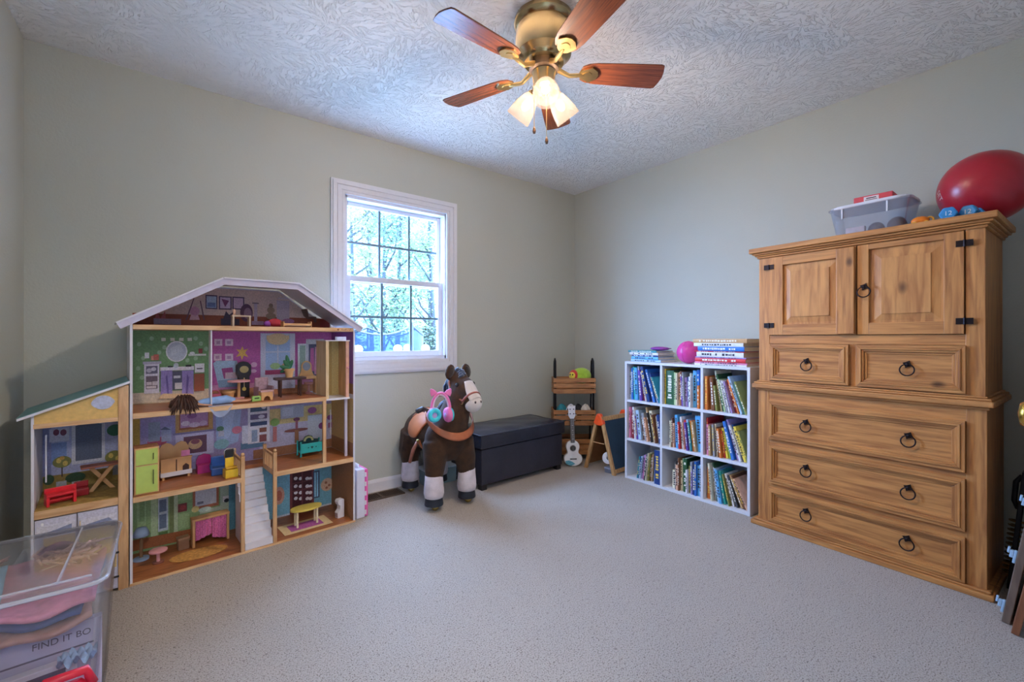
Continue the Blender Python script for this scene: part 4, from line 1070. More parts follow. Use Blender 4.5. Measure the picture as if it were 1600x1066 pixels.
# ================================================================== CLEAR BOX BEHIND THE HORSE
cb = thing('shoe_box', 'pale clear plastic box on floor behind the toy horse', 'storage box', (1.56, 2.885, 0), 0)
tbm, _r = tapered_tub(0.25, 0.11, 0.27, 0.125, 0.11, 0.003, rad=0.015)
tbm.build('box_body', clear_plastic((0.8, 0.92, 0.97), 0.55, 0.15, 'aqua_plastic', (0.5, 0.68, 0.74)), cb, smooth=True, auto=40)
boxes((-0.141, 0.141, -0.068, 0.068, 0.11, 0.122)).build('box_lid', mat('c8d4dc', 0.35), cb, bevel=0.004)

# ================================================================== RIDE-ON PLUSH HORSE
hs = thing('ride_on_horse', 'dark brown plush ride on horse with saddle and white socks', 'toy horse', (1.40, 2.62, 0), 0)
def fur(h, var=0.25):
    return mat(h, 0.9, var=var, scale=26, bump=0.7, bscale=240, sheen=0.35)
M_FUR = mat('38210f', 0.95, var=0.4, scale=22, bump=0.6, bscale=240, sheen=0.06)
hb = MB()
hb.ball((0.005, 0.03, 0.425), 0.148, 0.27, 0.125, 28, 18)
hb.ball((0.0, -0.165, 0.42), 0.157, 0.11, 0.145, 24, 16)
hb.ball((0.015, 0.19, 0.425), 0.146, 0.12, 0.128, 24, 16)
hb.tube([(0.0, -0.16, 0.46), (0.03, -0.19, 0.565), (0.058, -0.19, 0.66), (0.083, -0.175, 0.75)], [0.122, 0.098, 0.082, 0.072], 20)
hb.tube([(0.079, -0.155, 0.765), (0.086, -0.215, 0.727), (0.095, -0.285, 0.665), (0.099, -0.317, 0.635)], [0.068, 0.076, 0.058, 0.053], 20)
hb.ball((0.079, -0.155, 0.768), 0.072, n=16, m=10)
FEET = [(-0.12, -0.20), (0.112, -0.205), (-0.09, 0.20), (0.135, 0.20)]
for fx, fy in FEET[:2]:
    hb.tube([(fx*0.72, fy*0.85, 0.40), (fx*0.93, fy*0.97, 0.28), (fx, fy, 0.18), (fx, fy, 0.085)], [0.088, 0.068, 0.050, 0.045], 18)
for fx, fy in FEET[2:]:
    hb.tube([(0.015+(fx-0.015)*0.72, fy*0.9, 0.40), (fx, fy+0.01, 0.28), (fx, fy, 0.18), (fx, fy, 0.085)], [0.105, 0.072, 0.050, 0.045], 18)
HD = Vector((0.122, -0.9925, 0)); HS = Vector((0.9925, 0.122, 0)); AX = (Vector((0.099, -0.32, 0.635))-Vector((0.08, -0.165, 0.76))).normalized()
HN = (HS.cross(AX)).normalized()
if HN.z < 0: HN = -HN
def ear(side):
    b = Vector((0.079, -0.155, 0.812))+HS*(0.074*side)
    Me = Matrix.Translation(b) @ Matrix.Rotation(R(18*side), 4, HD) @ Matrix(((HS.x, HD.x, 0, 0), (HS.y, HD.y, 0, 0), (0, 0, 1, 0), (0, 0, 0, 1)))
    return Me
for sd in (-1, 1): hb.ball((0, 0, 0.026), 0.036, 0.02, 0.052, 16, 12, ear(sd))
ho = hb.build('horse_body', M_FUR, hs, smooth=True)
rm = ho.modifiers.new('one_skin', 'REMESH'); rm.mode = 'VOXEL'; rm.voxel_size = 0.0075; rm.use_smooth_shade = True
sm = ho.modifiers.new('soften', 'SMOOTH'); sm.factor = 0.5; sm.iterations = 7
M_SOCK = fur('cfc5cc', 0.12); M_HOOF = mat('1f2430', 0.6, var=0.1); M_CAST = mat('b49a5a', 0.3, 0.9)
for i, (fx, fy) in enumerate(FEET):
    MB().lathe([(0.045, 0.222), (0.054, 0.216), (0.055, 0.19), (0.060, 0.14), (0.062, 0.108), (0.057, 0.084), (0.043, 0.078)], 24, X((fx, fy, 0))).build('sock', M_SOCK, hs, smooth=True)
    MB().lathe([(0.043, 0.085), (0.051, 0.082), (0.057, 0.044), (0.0565, 0.036), (0, 0.036)], 24, X((fx, fy, 0))).build('hoof', M_HOOF, hs, smooth=True, auto=40)
    MB().ball((fx+0.006, fy-0.008, 0.0195), 0.023, 0.017, 0.0195, 14, 8).build('caster', M_CAST, hs, smooth=True)
mz = Matrix((( HS.x, AX.x, HN.x, 0), (HS.y, AX.y, HN.y, 0), (HS.z, AX.z, HN.z, 0), (0, 0, 0, 1)))
M_CREAM = fur('d9cdc6', 0.06)
MB().ball((0, 0.012, 0.0), 0.056, 0.047, 0.056, 22, 14, Matrix.Translation((0.0965, -0.298, 0.650)) @ mz).build('muzzle', M_CREAM, hs, smooth=True)
def blazef(u, v):
    # a curved patch hugging the front of the face, narrow at the top
    t = v; w = 0.034+0.024*math.sin(min(1, t*1.25)*math.pi/2)
    a = (u-0.5)*2
    c = Vector((0.086, -0.215, 0.727)).lerp(Vector((0.098, -0.312, 0.641)), t)
    r = 0.0745+(0.0575-0.0745)*t
    an = a*w/r
    return c+HS*(r*math.sin(an))+HN*(r*math.cos(an)+0.001)
bz = MB().grid(blazef, 12, 12).build('blaze', M_CREAM, hs, smooth=True)
so = bz.modifiers.new('thick', 'SOLIDIFY'); so.thickness = 0.004; so.offset = 1
for sd in (-1, 1):
    p = Vector((0.085, -0.208, 0.735))+HS*(0.064*sd)+HN*0.03
    MB().ball(p, 0.0125, 0.0125, 0.015, 14, 8).build('eye', mat('14100e', 0.08), hs, smooth=True)
    pn = Vector((0.099, -0.335, 0.636))+HS*(0.022*sd)+HN*0.03
    MB().ball(pn, 0.006, 0.006, 0.008, 8, 6).build('nostril', mat('4a3a38', 0.6), hs, smooth=True)
    MB().ball((0, 0.013, 0.026), 0.022, 0.009, 0.036, 12, 8, ear(sd)).build('inner_ear', fur('241712'), hs, smooth=True)
M_HAIR = mat('1c2740', 0.8, var=0.4, scale=60, bump=0.8, bscale=150, sheen=0.4)
mn = MB(); hr = random.Random(8)
crest = [Vector(p) for p in ((0.085, -0.215, 0.815), (0.08, -0.155, 0.858), (0.065, -0.105, 0.79), (0.045, -0.092, 0.70), (0.02, -0.075, 0.61), (0.005, -0.05, 0.55))]
for i in range(70):
    s = hr.random()*4.99; j = int(s); p = crest[j].lerp(crest[j+1], s-j)
    sd = hr.choice((-1, 1)); q = p+Vector((sd*hr.uniform(0.02, 0.05), hr.uniform(-0.015, 0.02), hr.uniform(-0.06, -0.02)))
    q2 = q+Vector((sd*0.004, 0.0, -hr.uniform(0.03, 0.07)))
    mn.tube([p, p.lerp(q, 0.6)+Vector((0, 0, 0.012)), q, q2], [0.01, 0.011, 0.008, 0.002], 5)
m_ = mn.build('mane', M_HAIR, hs, smooth=True); m_['kind'] = 'stuff'
tl = MB()
for i in range(26):
    a = hr.uniform(-1, 1)*0.03; b = hr.uniform(-1, 1)*0.02
    tl.tube([(0.015, 0.29, 0.49), (0.015+a*0.5, 0.325+b*.3, 0.46), (0.01+a, 0.325+b, 0.36), (0.005+a*1.3, 0.315+b, 0.22+hr.uniform(-.03, .03))], [0.012, 0.013, 0.011, 0.003], 5)
t_ = tl.build('tail', M_HAIR, hs, smooth=True); t_['kind'] = 'stuff'
M_SADD = mat('b0653c', 0.42, var=0.12, scale=9, bump=0.15, bscale=80)
def shell(y, a, off):
    s = math.sqrt(max(0.02, 1-((y-0.03)/0.29)**2)); s = max(s, 0.9)
    return (0.008+(0.150*s+off)*math.sin(a), y, 0.425+(0.128*s+off)*math.cos(a))
def sadf(u, v):
    y = -0.075+0.215*v
    am = R(96)*(1-0.55*abs(2*v-1)**3.2)
    return shell(y, (2*u-1)*am, 0.016+0.014*(abs(2*v-1)**3)*math.exp(-((2*u-1)/0.35)**2))
sd_ = MB().grid(sadf, 30, 14).build('saddle', M_SADD, hs, smooth=True)
so = sd_.modifiers.new('thick', 'SOLIDIFY'); so.thickness = 0.012; so.offset = -1
MB().tube([sadf(i/30, 0) for i in range(31)], 0.005, 6).build('saddle_piping', mat('8a4a2c', 0.5), sd_, smooth=True)
MB().tube([sadf(i/30, 1) for i in range(31)], 0.005, 6).build('saddle_piping', mat('8a4a2c', 0.5), sd_, smooth=True)
gir = MB().grid(lambda u, v: shell(-0.045+0.03*v, R(100)+R(160)*u, 0.006), 20, 2).build('girth', M_SADD, hs, smooth=True)
so = gir.modifiers.new('thick', 'SOLIDIFY'); so.thickness = 0.005
for sx in (-1, 1):
    st = MB().tube([(sx*0.162, -0.06, 0.40), (sx*0.185, -0.05, 0.35), (sx*0.205, -0.04, 0.27)], [0.010, 0.012, 0.010], 8).build('stirrup_strap', mat('8a5240', 0.45), hs, smooth=True)
    MB().cyl((sx*0.158, -0.06, 0.398), (sx*0.162, -0.062, 0.412), 0.009, n=10).build('buckle', M_CAST, st)
def colf(u, v):
    a = R(-112)+R(224)*u
    x = 0.012+0.146*math.sin(a); y = -0.165-0.128*math.cos(a)
    z = 0.448+0.098*(1-math.cos(a))+(-0.023+0.046*v)*(0.62+0.38*math.cos(a))
    n = Vector((math.sin(a), -math.cos(a), 0))
    return Vector((x, y, z))+n*(0.010-0.02*v*max(0, math.cos(a)))
cl = MB().grid(colf, 36, 4).build('breast_collar', mat('a05a38', 0.5, var=0.1), hs, smooth=True)
so = cl.modifiers.new('thick', 'SOLIDIFY'); so.thickness = 0.006; so.offset = 0
M_STRAP = mat('8a4a3c', 0.45, var=0.1)
def ringband(c, r, w):
    pts = [c+HS*(r*math.cos(2*math.pi*i/28))+HN*(r*math.sin(2*math.pi*i/28)) for i in range(28)]
    return MB().tube(pts, w, 6, closed=True)
ringband(Vector((0.0945, -0.282, 0.667)), 0.0612, 0.0078).build('noseband', M_STRAP, hs, smooth=True)
for sd in (-1, 1):
    a = Vector((0.0945, -0.280, 0.668))+HS*(0.0595*sd)-HN*0.006
    MB().tube([a, Vector((0.091, -0.25, 0.69))+HS*(0.07*sd)-HN*0.018, Vector((0.086, -0.21, 0.715))+HS*(0.077*sd)-HN*0.024, Vector((0.08, -0.155, 0.765))+HS*(0.0765*sd)-HN*0.0, Vector((0.078, -0.15, 0.815))+HS*(0.058*sd), Vector((0.078, -0.15, 0.842))+HS*(0.02*sd)], 0.0062, 8).build('cheek_strap', M_STRAP, hs, smooth=True)
    MB().torus((0, 0, 0), 0.012, 0.0026, 16, 6, 'x', Matrix.Translation(a+HS*0.004*sd-HN*0.012) @ mz).build('bit_ring', M_CAST, hs, smooth=True)
MB().cyl((-0.135, -0.285, 0.712), (0.0, -0.19, 0.705), 0.010, n=10).build('handle', mat('9a8670', 0.5), hs, smooth=True)
MB().cyl((0.10, -0.17, 0.69), (0.205, -0.10, 0.70), 0.010, n=10).build('handle', mat('9a8670', 0.5), hs, smooth=True)
MB().tube([(-0.15, -0.03, 0.585), (-0.11, -0.02, 0.595), (-0.06, 0.0, 0.575)], [0.016, 0.018, 0.014], 10).build('saddle_horn', mat('2a2426', 0.5), hs, smooth=True)

# ================================================================== CAT-EAR HEADPHONES
hp = thing('headphones', 'pink and aqua cat ear headphones hanging on the toy horse handle', 'headphones', (1.279, 2.332, 0.572), R(-28.7))
M_PK = mat('e274ae', 0.35, var=0.05); M_AQ = mat('3fc8d8', 0.5, var=0.06); M_LIL = mat('c8a8dc', 0.35, var=0.05)
arc = [(0.054*math.cos(R(t)), 0, 0.055+0.098*math.sin(R(t))) for t in range(-18, 199, 9)]
bd = MB()
for i in range(len(arc)-1):
    pass
bd.tube(arc, [0.0085]*len(arc), 8)
bd.build('headband', M_PK, hp, smooth=True)
MB().tube([(p[0]*0.9, p[1]+0.001, 0.055+(p[2]-0.055)*0.9) for p in arc[2:-2]], 0.008, 8).build('band_padding', mat('d8b8cc', 0.7), hp, smooth=True)
for sx in (-1, 1):
    Mc = X((sx*0.040, 0, 0.148), 0, sx*32, 0)
    MB().prism([(-0.021, -0.006), (0.021, -0.006), (0.017, 0.016), (0.004, 0.036), (-0.004, 0.036), (-0.017, 0.016)], -0.007, 0.007, 'y', Mc).build('cat_ear', M_PK, hp, bevel=0.004, seg=3)
for sx, rz, mo, mi in ((-1, 24, M_LIL, M_AQ), (1, 118, M_PK, M_PK)):
    Mc = X((sx*0.041, -0.004, 0.024), 0, 0, rz) @ Matrix.Rotation(R(90), 4, 'X')
    cu_ = MB().lathe([(0, -0.016), (0.027, -0.016), (0.041, -0.010), (0.045, 0.0), (0.044, 0.010), (0.036, 0.013)], 26, Mc).build('ear_cup', mo, hp, smooth=True)
    MB().torus((0, 0, 0.014), 0.029, 0.013, 24, 10, 'z', Mc).build('ear_cushion', M_AQ, cu_, smooth=True)
    MB().lathe([(0, 0.010), (0.018, 0.010)], 20, Mc).build('speaker_mesh', mat('2f8f9c', 0.7), cu_)
    MB().lathe([(0.0, -0.0185), (0.012, -0.0185), (0.014, -0.0155)], 18, Mc).build('cup_badge', M_LIL, cu_, smooth=True)

# flat prints on the dollhouse's inner walls: shapes in metres on the back panel (x, z)
PRINT = {
'attic': [('R','8a4026',0.018,1.087,1.103,1.173), ('R','8f2a24',0.895,1.087,1.11,1.167), ('R','50405c',0.311,0.364,1.206,1.28), ('R','a9bcd4',0.316,0.359,1.212,1.273), ('R','6c7fb0',0.319,0.356,1.216,1.24), ('R','50405c',0.37,0.429,1.205,1.277), ('R','c9b0cc',0.376,0.423,1.212,1.271), ('P','7a3a6a',0.382,1.263,0.417,1.254,0.399,1.219), ('R','50405c',0.432,0.489,1.208,1.278), ('R','caa8c0',0.438,0.483,1.215,1.271), ('P','b05a5a',0.104,1.148,0.114,1.192,0.124,1.148), ('P','b05a5a',0.124,1.148,0.144,1.187,0.146,1.149), ('R','a890a8',0.099,0.208,1.12,1.149), ('P','d9a8b8',0.242,1.145,0.264,1.226,0.286,1.147), ('E','c88ca8',0.264,1.192,0.022,0.0235), ('P','6a4a58',0.226,1.145,0.259,1.258,0.264,1.259,0.232,1.145), ('P','6a4a58',0.302,1.147,0.286,1.247,0.291,1.247,0.308,1.147), ('R','3a2c48',0.379,0.465,1.123,1.157), ('P','3a2c48',0.39,1.157,0.402,1.198,0.417,1.178,0.435,1.193,0.447,1.158), ('E','54304e',0.499,1.192,0.031,0.0495), ('E','8a6a84',0.505,1.188,0.019,0.032), ('R','7a6a74',0.527,0.559,1.244,1.251), ('R','b4a2b8',0.536,0.552,1.143,1.244), ('E','8f7866',0.621,1.211,0.02,0.0185), ('E','8f7866',0.621,1.237,0.0115,0.013), ('E','8f7866',0.621,1.178,0.0265,0.0185), ('R','b7a9bc',0.651,0.719,1.151,1.27), ('R','c4b4c4',0.657,0.755,1.279,1.286), ('P','6a4a40',0.783,1.222,0.82,1.231,0.827,1.181,0.872,1.183,0.872,1.148,0.857,1.147,0.853,1.171,0.82,1.166,0.798,1.184), ('E','a06a9a',0.712,1.151,0.0345,0.015), ('R','a88aa8',0.524,0.584,1.126,1.147)],
'bath': [('R','d8c8b4',0.018,0.336,0.66,0.786), ('E','a2c49c',0.092,1.05,0.0085,0.011), ('E','a2c49c',0.044,1.022,0.008,0.0105), ('E','a2c49c',0.121,0.98,0.0085,0.011), ('E','a2c49c',0.06,0.954,0.008,0.0105), ('E','a2c49c',0.269,1.05,0.0095,0.011), ('E','a2c49c',0.234,0.938,0.009,0.0115), ('E','a2c49c',0.269,0.947,0.0095,0.011), ('E','a2c49c',0.041,0.905,0.008,0.0105), ('E','a2c49c',0.141,1.005,0.0085,0.011), ('E','a2c49c',0.313,0.996,0.0095,0.0115), ('E','a2c49c',0.291,1.023,0.0095,0.0115), ('E','a2c49c',0.055,0.86,0.0085,0.0105), ('R','dcdccc',0.129,0.146,1.037,1.053), ('R','dcdccc',0.164,0.182,1.037,1.053), ('R','dcdccc',0.2,0.218,1.037,1.053), ('R','dcdccc',0.234,0.253,1.037,1.053), ('E','eceef2',0.19,0.984,0.044,0.0535), ('E','c4ccd8',0.19,0.984,0.039,0.047), ('P','d6dce4',0.164,1.005,0.208,1.021,0.216,0.988,0.169,0.963), ('R','e4e8ec',0.065,0.082,0.953,0.981), ('R','c46a58',0.099,0.119,0.943,0.971), ('R','d89880',0.089,0.099,0.943,0.965), ('R','b8b4c8',0.058,0.129,0.924,0.937), ('R','e0dcea',0.063,0.121,0.78,0.924), ('R','74708a',0.07,0.114,0.877,0.915), ('R','7c6c7c',0.07,0.114,0.802,0.865), ('E','c8c4d4',0.082,0.893,0.01,0.011), ('E','d4d0dc',0.099,0.899,0.01,0.0095), ('R','dcd4dc',0.072,0.092,0.821,0.837), ('R','dcd4dc',0.094,0.114,0.82,0.839), ('R','e4dce0',0.072,0.109,0.805,0.817), ('R','ece8f2',0.124,0.261,0.888,0.907), ('R','2c2c34',0.154,0.174,0.905,0.912), ('R','2c2c34',0.226,0.25,0.905,0.915), ('E','c8d0d8',0.187,0.914,0.0105,0.013), ('R','9a88c8',0.126,0.172,0.772,0.89), ('R','9a88c8',0.211,0.259,0.764,0.886), ('P','6a58a0',0.151,0.874,0.159,0.771,0.151,0.771,0.146,0.855), ('P','6a58a0',0.232,0.87,0.226,0.765,0.234,0.764,0.24,0.849), ('R','5a5a74',0.172,0.211,0.791,0.885), ('R','d4d4dc',0.177,0.205,0.849,0.862), ('R','dcdce4',0.182,0.211,0.794,0.826), ('R','d4dcd4',0.237,0.313,0.96,0.97), ('E','e0e4e4',0.253,0.974,0.011,0.008), ('R','8a3434',0.28,0.297,0.973,0.997), ('R','ececf0',0.264,0.305,0.873,0.92), ('R','6a6a74',0.272,0.297,0.89,0.897), ('R','9a5238',0.261,0.305,0.777,0.867), ('P','e4c49c',0.116,0.752,0.134,0.776,0.25,0.766,0.267,0.742), ('P','b8a488',0.018,0.737,0.336,0.729,0.336,0.722,0.018,0.731)],
'bed': [('R','c88ab8',0.333,1.104,0.775,0.801), ('R','b07858',0.333,1.104,0.704,0.775), ('R','e0c8dc',0.35,0.386,1.011,1.047), ('R','e0c8dc',0.399,0.436,1.01,1.047), ('R','e0c8dc',0.347,0.383,0.932,0.968), ('R','e0c8dc',0.399,0.436,0.93,0.967), ('R','b890b8',0.359,0.376,1.019,1.036), ('R','b890b8',0.408,0.426,1.019,1.036), ('R','b890b8',0.356,0.373,0.941,0.958), ('R','b890b8',0.408,0.426,0.939,0.956), ('P','e4b45c',0.48,1.008,0.486,0.986,0.508,0.993,0.493,0.972,0.508,0.947,0.486,0.955,0.477,0.93,0.471,0.955,0.45,0.949,0.465,0.973,0.45,0.991,0.471,0.987), ('P','a8c4e0',0.344,0.918,0.359,0.931,0.453,0.928,0.459,0.906,0.459,0.787,0.37,0.787), ('P','86a4c8',0.364,0.825,0.459,0.829,0.459,0.787,0.37,0.787), ('P','a04a88',0.382,0.889,0.432,0.893,0.441,0.837,0.393,0.833), ('R','d0b4c4',0.399,0.453,0.831,0.866), ('E','e4b0d4',0.536,0.903,0.0155,0.0145), ('E','e4b0d4',0.533,0.868,0.016,0.0105), ('R','d0d0e8',0.568,0.751,0.758,1.08), ('R','a8c0e8',0.594,0.723,0.869,1.068), ('E','e4c8a0',0.657,1.046,0.0575,0.0335), ('R','e4c8a0',0.598,0.719,1.043,1.068), ('R','d0d0e8',0.654,0.661,0.869,1.009), ('R','d0d0e8',0.594,0.723,0.969,0.976), ('E','a8c890',0.644,0.891,0.027,0.0185), ('E','c09a88',0.698,0.889,0.0205,0.019), ('R','b0487c',0.591,0.726,0.843,0.869), ('R','dcdce8',0.765,0.816,0.816,1.019), ('R','94a8a8',0.776,0.809,0.824,1.008), ('R','c0c0d4',0.812,0.918,0.804,1.046), ('R','4c4c74',0.827,0.895,0.804,1.015), ('P','b05898',0.838,0.992,0.857,0.992,0.86,0.851,0.834,0.852), ('P','d094bc',0.864,0.999,0.879,0.999,0.887,0.83,0.86,0.832)],
'living': [('R','dcc890',0.578,1.104,0.513,0.644), ('R','c4c0dc',0.565,1.104,0.414,0.553), ('R','a06a48',0.533,1.104,0.309,0.424), ('R','c8a84c',0.018,0.048,0.522,0.661), ('R','a8a0d4',0.048,0.187,0.508,0.651), ('E','b4587c',0.114,0.54,0.0395,0.0225), ('R','9aa8c8',0.079,0.124,0.542,0.637), ('R','b0b8d8',0.129,0.169,0.535,0.605), ('P','6a7090',0.124,0.596,0.144,0.609,0.169,0.59), ('R','d0a468',0.185,0.344,0.57,0.696), ('R','b06a48',0.2,0.325,0.583,0.683), ('R','c496c4',0.205,0.322,0.593,0.679), ('E','ecdcec',0.226,0.614,0.0185,0.013), ('E','e4d0e8',0.264,0.603,0.0245,0.013), ('E','dcc0e0',0.302,0.608,0.0165,0.0135), ('E','a06aa8',0.253,0.65,0.0215,0.0135), ('R','ccc8e8',0.185,0.347,0.444,0.566), ('R','8e86b4',0.174,0.359,0.56,0.57), ('R','6e4860',0.218,0.316,0.457,0.546), ('E','d0a880',0.267,0.503,0.03,0.0265), ('E','8a5060',0.267,0.516,0.019,0.013), ('P','a8bce4',0.353,0.693,0.477,0.68,0.459,0.486,0.382,0.464,0.359,0.502), ('P','bccdf0',0.382,0.69,0.447,0.683,0.423,0.526,0.393,0.496), ('E','6a9a7c',0.376,0.567,0.017,0.0135), ('E','d07a94',0.453,0.55,0.024,0.021), ('R','c8c8dc',0.367,0.393,0.526,0.556), ('E','94c4d4',0.382,0.484,0.035,0.0275), ('R','5c80a4',0.471,0.584,0.439,0.475), ('R','d8dcf0',0.477,0.559,0.469,0.569), ('R','e4e4f2',0.505,0.614,0.463,0.679), ('R','4c6484',0.517,0.601,0.639,0.672), ('R','6c5c84',0.517,0.601,0.596,0.625), ('R','44547c',0.517,0.601,0.56,0.582), ('R','94a8c8',0.524,0.552,0.473,0.538), ('R','8a5448',0.562,0.598,0.521,0.546), ('R','8a4c50',0.562,0.598,0.467,0.507), ('E','e4e4f0',0.584,0.662,0.013,0.011), ('E','d8d4e8',0.572,0.609,0.0165,0.011), ('E','8cb464',0.641,0.568,0.0235,0.0225), ('R','c07a7c',0.631,0.651,0.457,0.542), ('R','b4bcd4',0.671,0.798,0.582,0.654), ('R','c8d0e4',0.681,0.74,0.596,0.645), ('E','8a5450',0.758,0.507,0.0675,0.01), ('R','a06c4c',0.747,0.769,0.431,0.507), ('E','7a4a6c',0.758,0.571,0.018,0.0115), ('R','a05c74',0.751,0.765,0.514,0.564), ('E','9a5890',0.846,0.615,0.026,0.0195), ('R','c4ccdc',0.82,0.91,0.422,0.586), ('E','8c4c84',0.902,0.514,0.019,0.02), ('E','8c4c8c',0.953,0.559,0.0195,0.016), ('R','a0608c',0.941,0.972,0.495,0.527)],
'gl': [('R','aac892',0.036,0.07,0.053,0.283), ('R','8fb078',0.046,0.065,0.161,0.27), ('R','b8d0a4',0.089,0.114,0.038,0.29), ('R','c4d0d8',0.116,0.156,0.091,0.256), ('R','6a7c98',0.121,0.149,0.187,0.247), ('R','6a7c98',0.121,0.149,0.104,0.174), ('R','5c7a44',0.119,0.154,0.052,0.087), ('R','7a8a58',0.161,0.179,0.032,0.274), ('R','c4d4b0',0.179,0.195,0.043,0.27), ('R','a4c084',0.198,0.253,0.222,0.274), ('R','8a4444',0.195,0.232,0.166,0.208), ('E','b04848',0.216,0.188,0.013,0.013), ('R','a8c48c',0.198,0.242,0.079,0.157), ('R','b06c50',0.256,0.37,0.16,0.287), ('R','d0d0da',0.267,0.359,0.176,0.281), ('R','7c7c90',0.275,0.302,0.186,0.199), ('E','e4cc84',0.267,0.165,0.0165,0.0165), ('R','b8c8b8',0.286,0.379,0.134,0.154), ('E','c8dcd0',0.308,0.154,0.028,0.013), ('R','b4c4b0',0.376,0.417,0.117,0.268), ('R','ece8e8',0.388,0.417,0.171,0.202), ('E','2c3440',0.405,0.177,0.012,0.0105), ('R','6c98a8',0.417,0.483,0.103,0.277), ('R','c06058',0.459,0.483,0.203,0.266), ('P','a8643c',0.018,0.027,0.018,0.08,0.253,0.069,0.483,0.051,0.483,-0.012)],
'gm': [('R','5c94ac',0.477,0.651,-0.071,0.307)],
'gr': [('R','ccd4e0',0.651,1.121,-0.057,0.022), ('E','d0a090',0.664,0.138,0.0305,0.052), ('E','b86c5c',0.664,0.138,0.017,0.0295), ('R','7a3a40',0.723,0.86,0.012,0.261), ('R','4c1c28',0.737,0.846,0.05,0.249), ('E','e8e0e4',0.755,0.219,0.0105,0.01), ('E','e8e0e4',0.783,0.213,0.011,0.01), ('E','e8e0e4',0.82,0.205,0.011,0.01), ('E','e8e0e4',0.838,0.201,0.011,0.01), ('E','e8e0e4',0.755,0.173,0.0105,0.01), ('E','e8e0e4',0.783,0.167,0.011,0.01), ('E','e8e0e4',0.82,0.159,0.011,0.0105), ('E','e8e0e4',0.838,0.154,0.011,0.01), ('E','e8e0e4',0.755,0.135,0.0105,0.01), ('E','e8e0e4',0.783,0.129,0.011,0.01), ('E','e8e0e4',0.82,0.12,0.011,0.01), ('E','e8e0e4',0.838,0.116,0.011,0.0105), ('E','e8e0e4',0.755,0.101,0.0105,0.01), ('E','e8e0e4',0.783,0.094,0.011,0.01), ('E','e8e0e4',0.82,0.085,0.011,0.01), ('E','e8e0e4',0.838,0.081,0.011,0.01), ('R','6a343c',0.787,0.794,0.05,0.249), ('R','6a343c',0.733,0.849,0.188,0.196), ('R','6a343c',0.733,0.849,0.142,0.15), ('R','4a5a7c',0.853,0.891,0.076,0.241), ('R','9cd4ee',0.86,0.883,0.084,0.233), ('R','4a5a7c',0.87,0.874,0.084,0.233), ('E','d8b498',0.937,0.144,0.039,0.04), ('E','a06850',0.929,0.157,0.008,0.008), ('E','a06850',0.949,0.137,0.008,0.008), ('E','a06850',0.933,0.125,0.008,0.008), ('E','b08468',1,0.037,0.0245,0.02), ('P','9a643c',0.651,-0.062,0.651,-0.006,1.121,-0.055,1.121,-0.201)],
'annex': [('R','a08848',-0.306,-0.015,0.273,0.451), ('R','8a90c0',-0.284,-0.249,0.452,0.676), ('R','d8d8ea',-0.255,-0.194,0.597,0.654), ('E','7a3a58',-0.234,0.638,0.0095,0.014), ('E','7a3a58',-0.212,0.635,0.01,0.014), ('R','8098d0',-0.249,-0.202,0.499,0.592), ('R','e0e0ee',-0.186,-0.077,0.487,0.67), ('R','646c88',-0.174,-0.088,0.501,0.658), ('E','646c88',-0.133,0.655,0.042,0.0115), ('E','2c6a4c',-0.042,0.622,0.029,0.027), ('E','8a8a4c',-0.216,0.506,0.0295,0.0255), ('E','e0c468',-0.226,0.513,0.008,0.0115), ('E','e0c468',-0.206,0.498,0.008,0.0115), ('E','d0a050',-0.216,0.523,0.008,0.0085), ('R','4a3c38',-0.218,-0.214,0.441,0.483), ('E','8a8a4c',-0.046,0.498,0.031,0.0295), ('E','e0c468',-0.057,0.505,0.0085,0.0115), ('E','e0c468',-0.033,0.489,0.009,0.012), ('R','9aa0a8',-0.051,-0.029,0.413,0.463), ('E','3c5c44',-0.257,0.436,0.017,0.022), ('E','34543c',-0.174,0.429,0.0325,0.023), ('R','b8bcc4',-0.234,-0.202,0.388,0.422), ('R','b8bcc4',-0.186,-0.157,0.383,0.412), ('E','6c7c3c',-0.107,0.359,0.0425,0.0145)],
'garage': [('R','d8bc7c',-0.251,-0.03,0.101,0.321), ('R','d4d4e4',-0.274,-0.152,0.28,0.33), ('R','d4d4e4',-0.149,-0.03,0.279,0.326), ('P','8a94b8',-0.239,0.302,-0.174,0.319,-0.174,0.298,-0.23,0.29), ('P','8a94b8',-0.134,0.302,-0.066,0.314,-0.054,0.3,-0.123,0.294), ('R','c4c4d8',-0.264,-0.257,0.069,0.275), ('E','f0f0f4',-0.254,0.336,0.004,0.0065), ('E','f0f0f4',-0.034,0.343,0.005,0.007)],
}

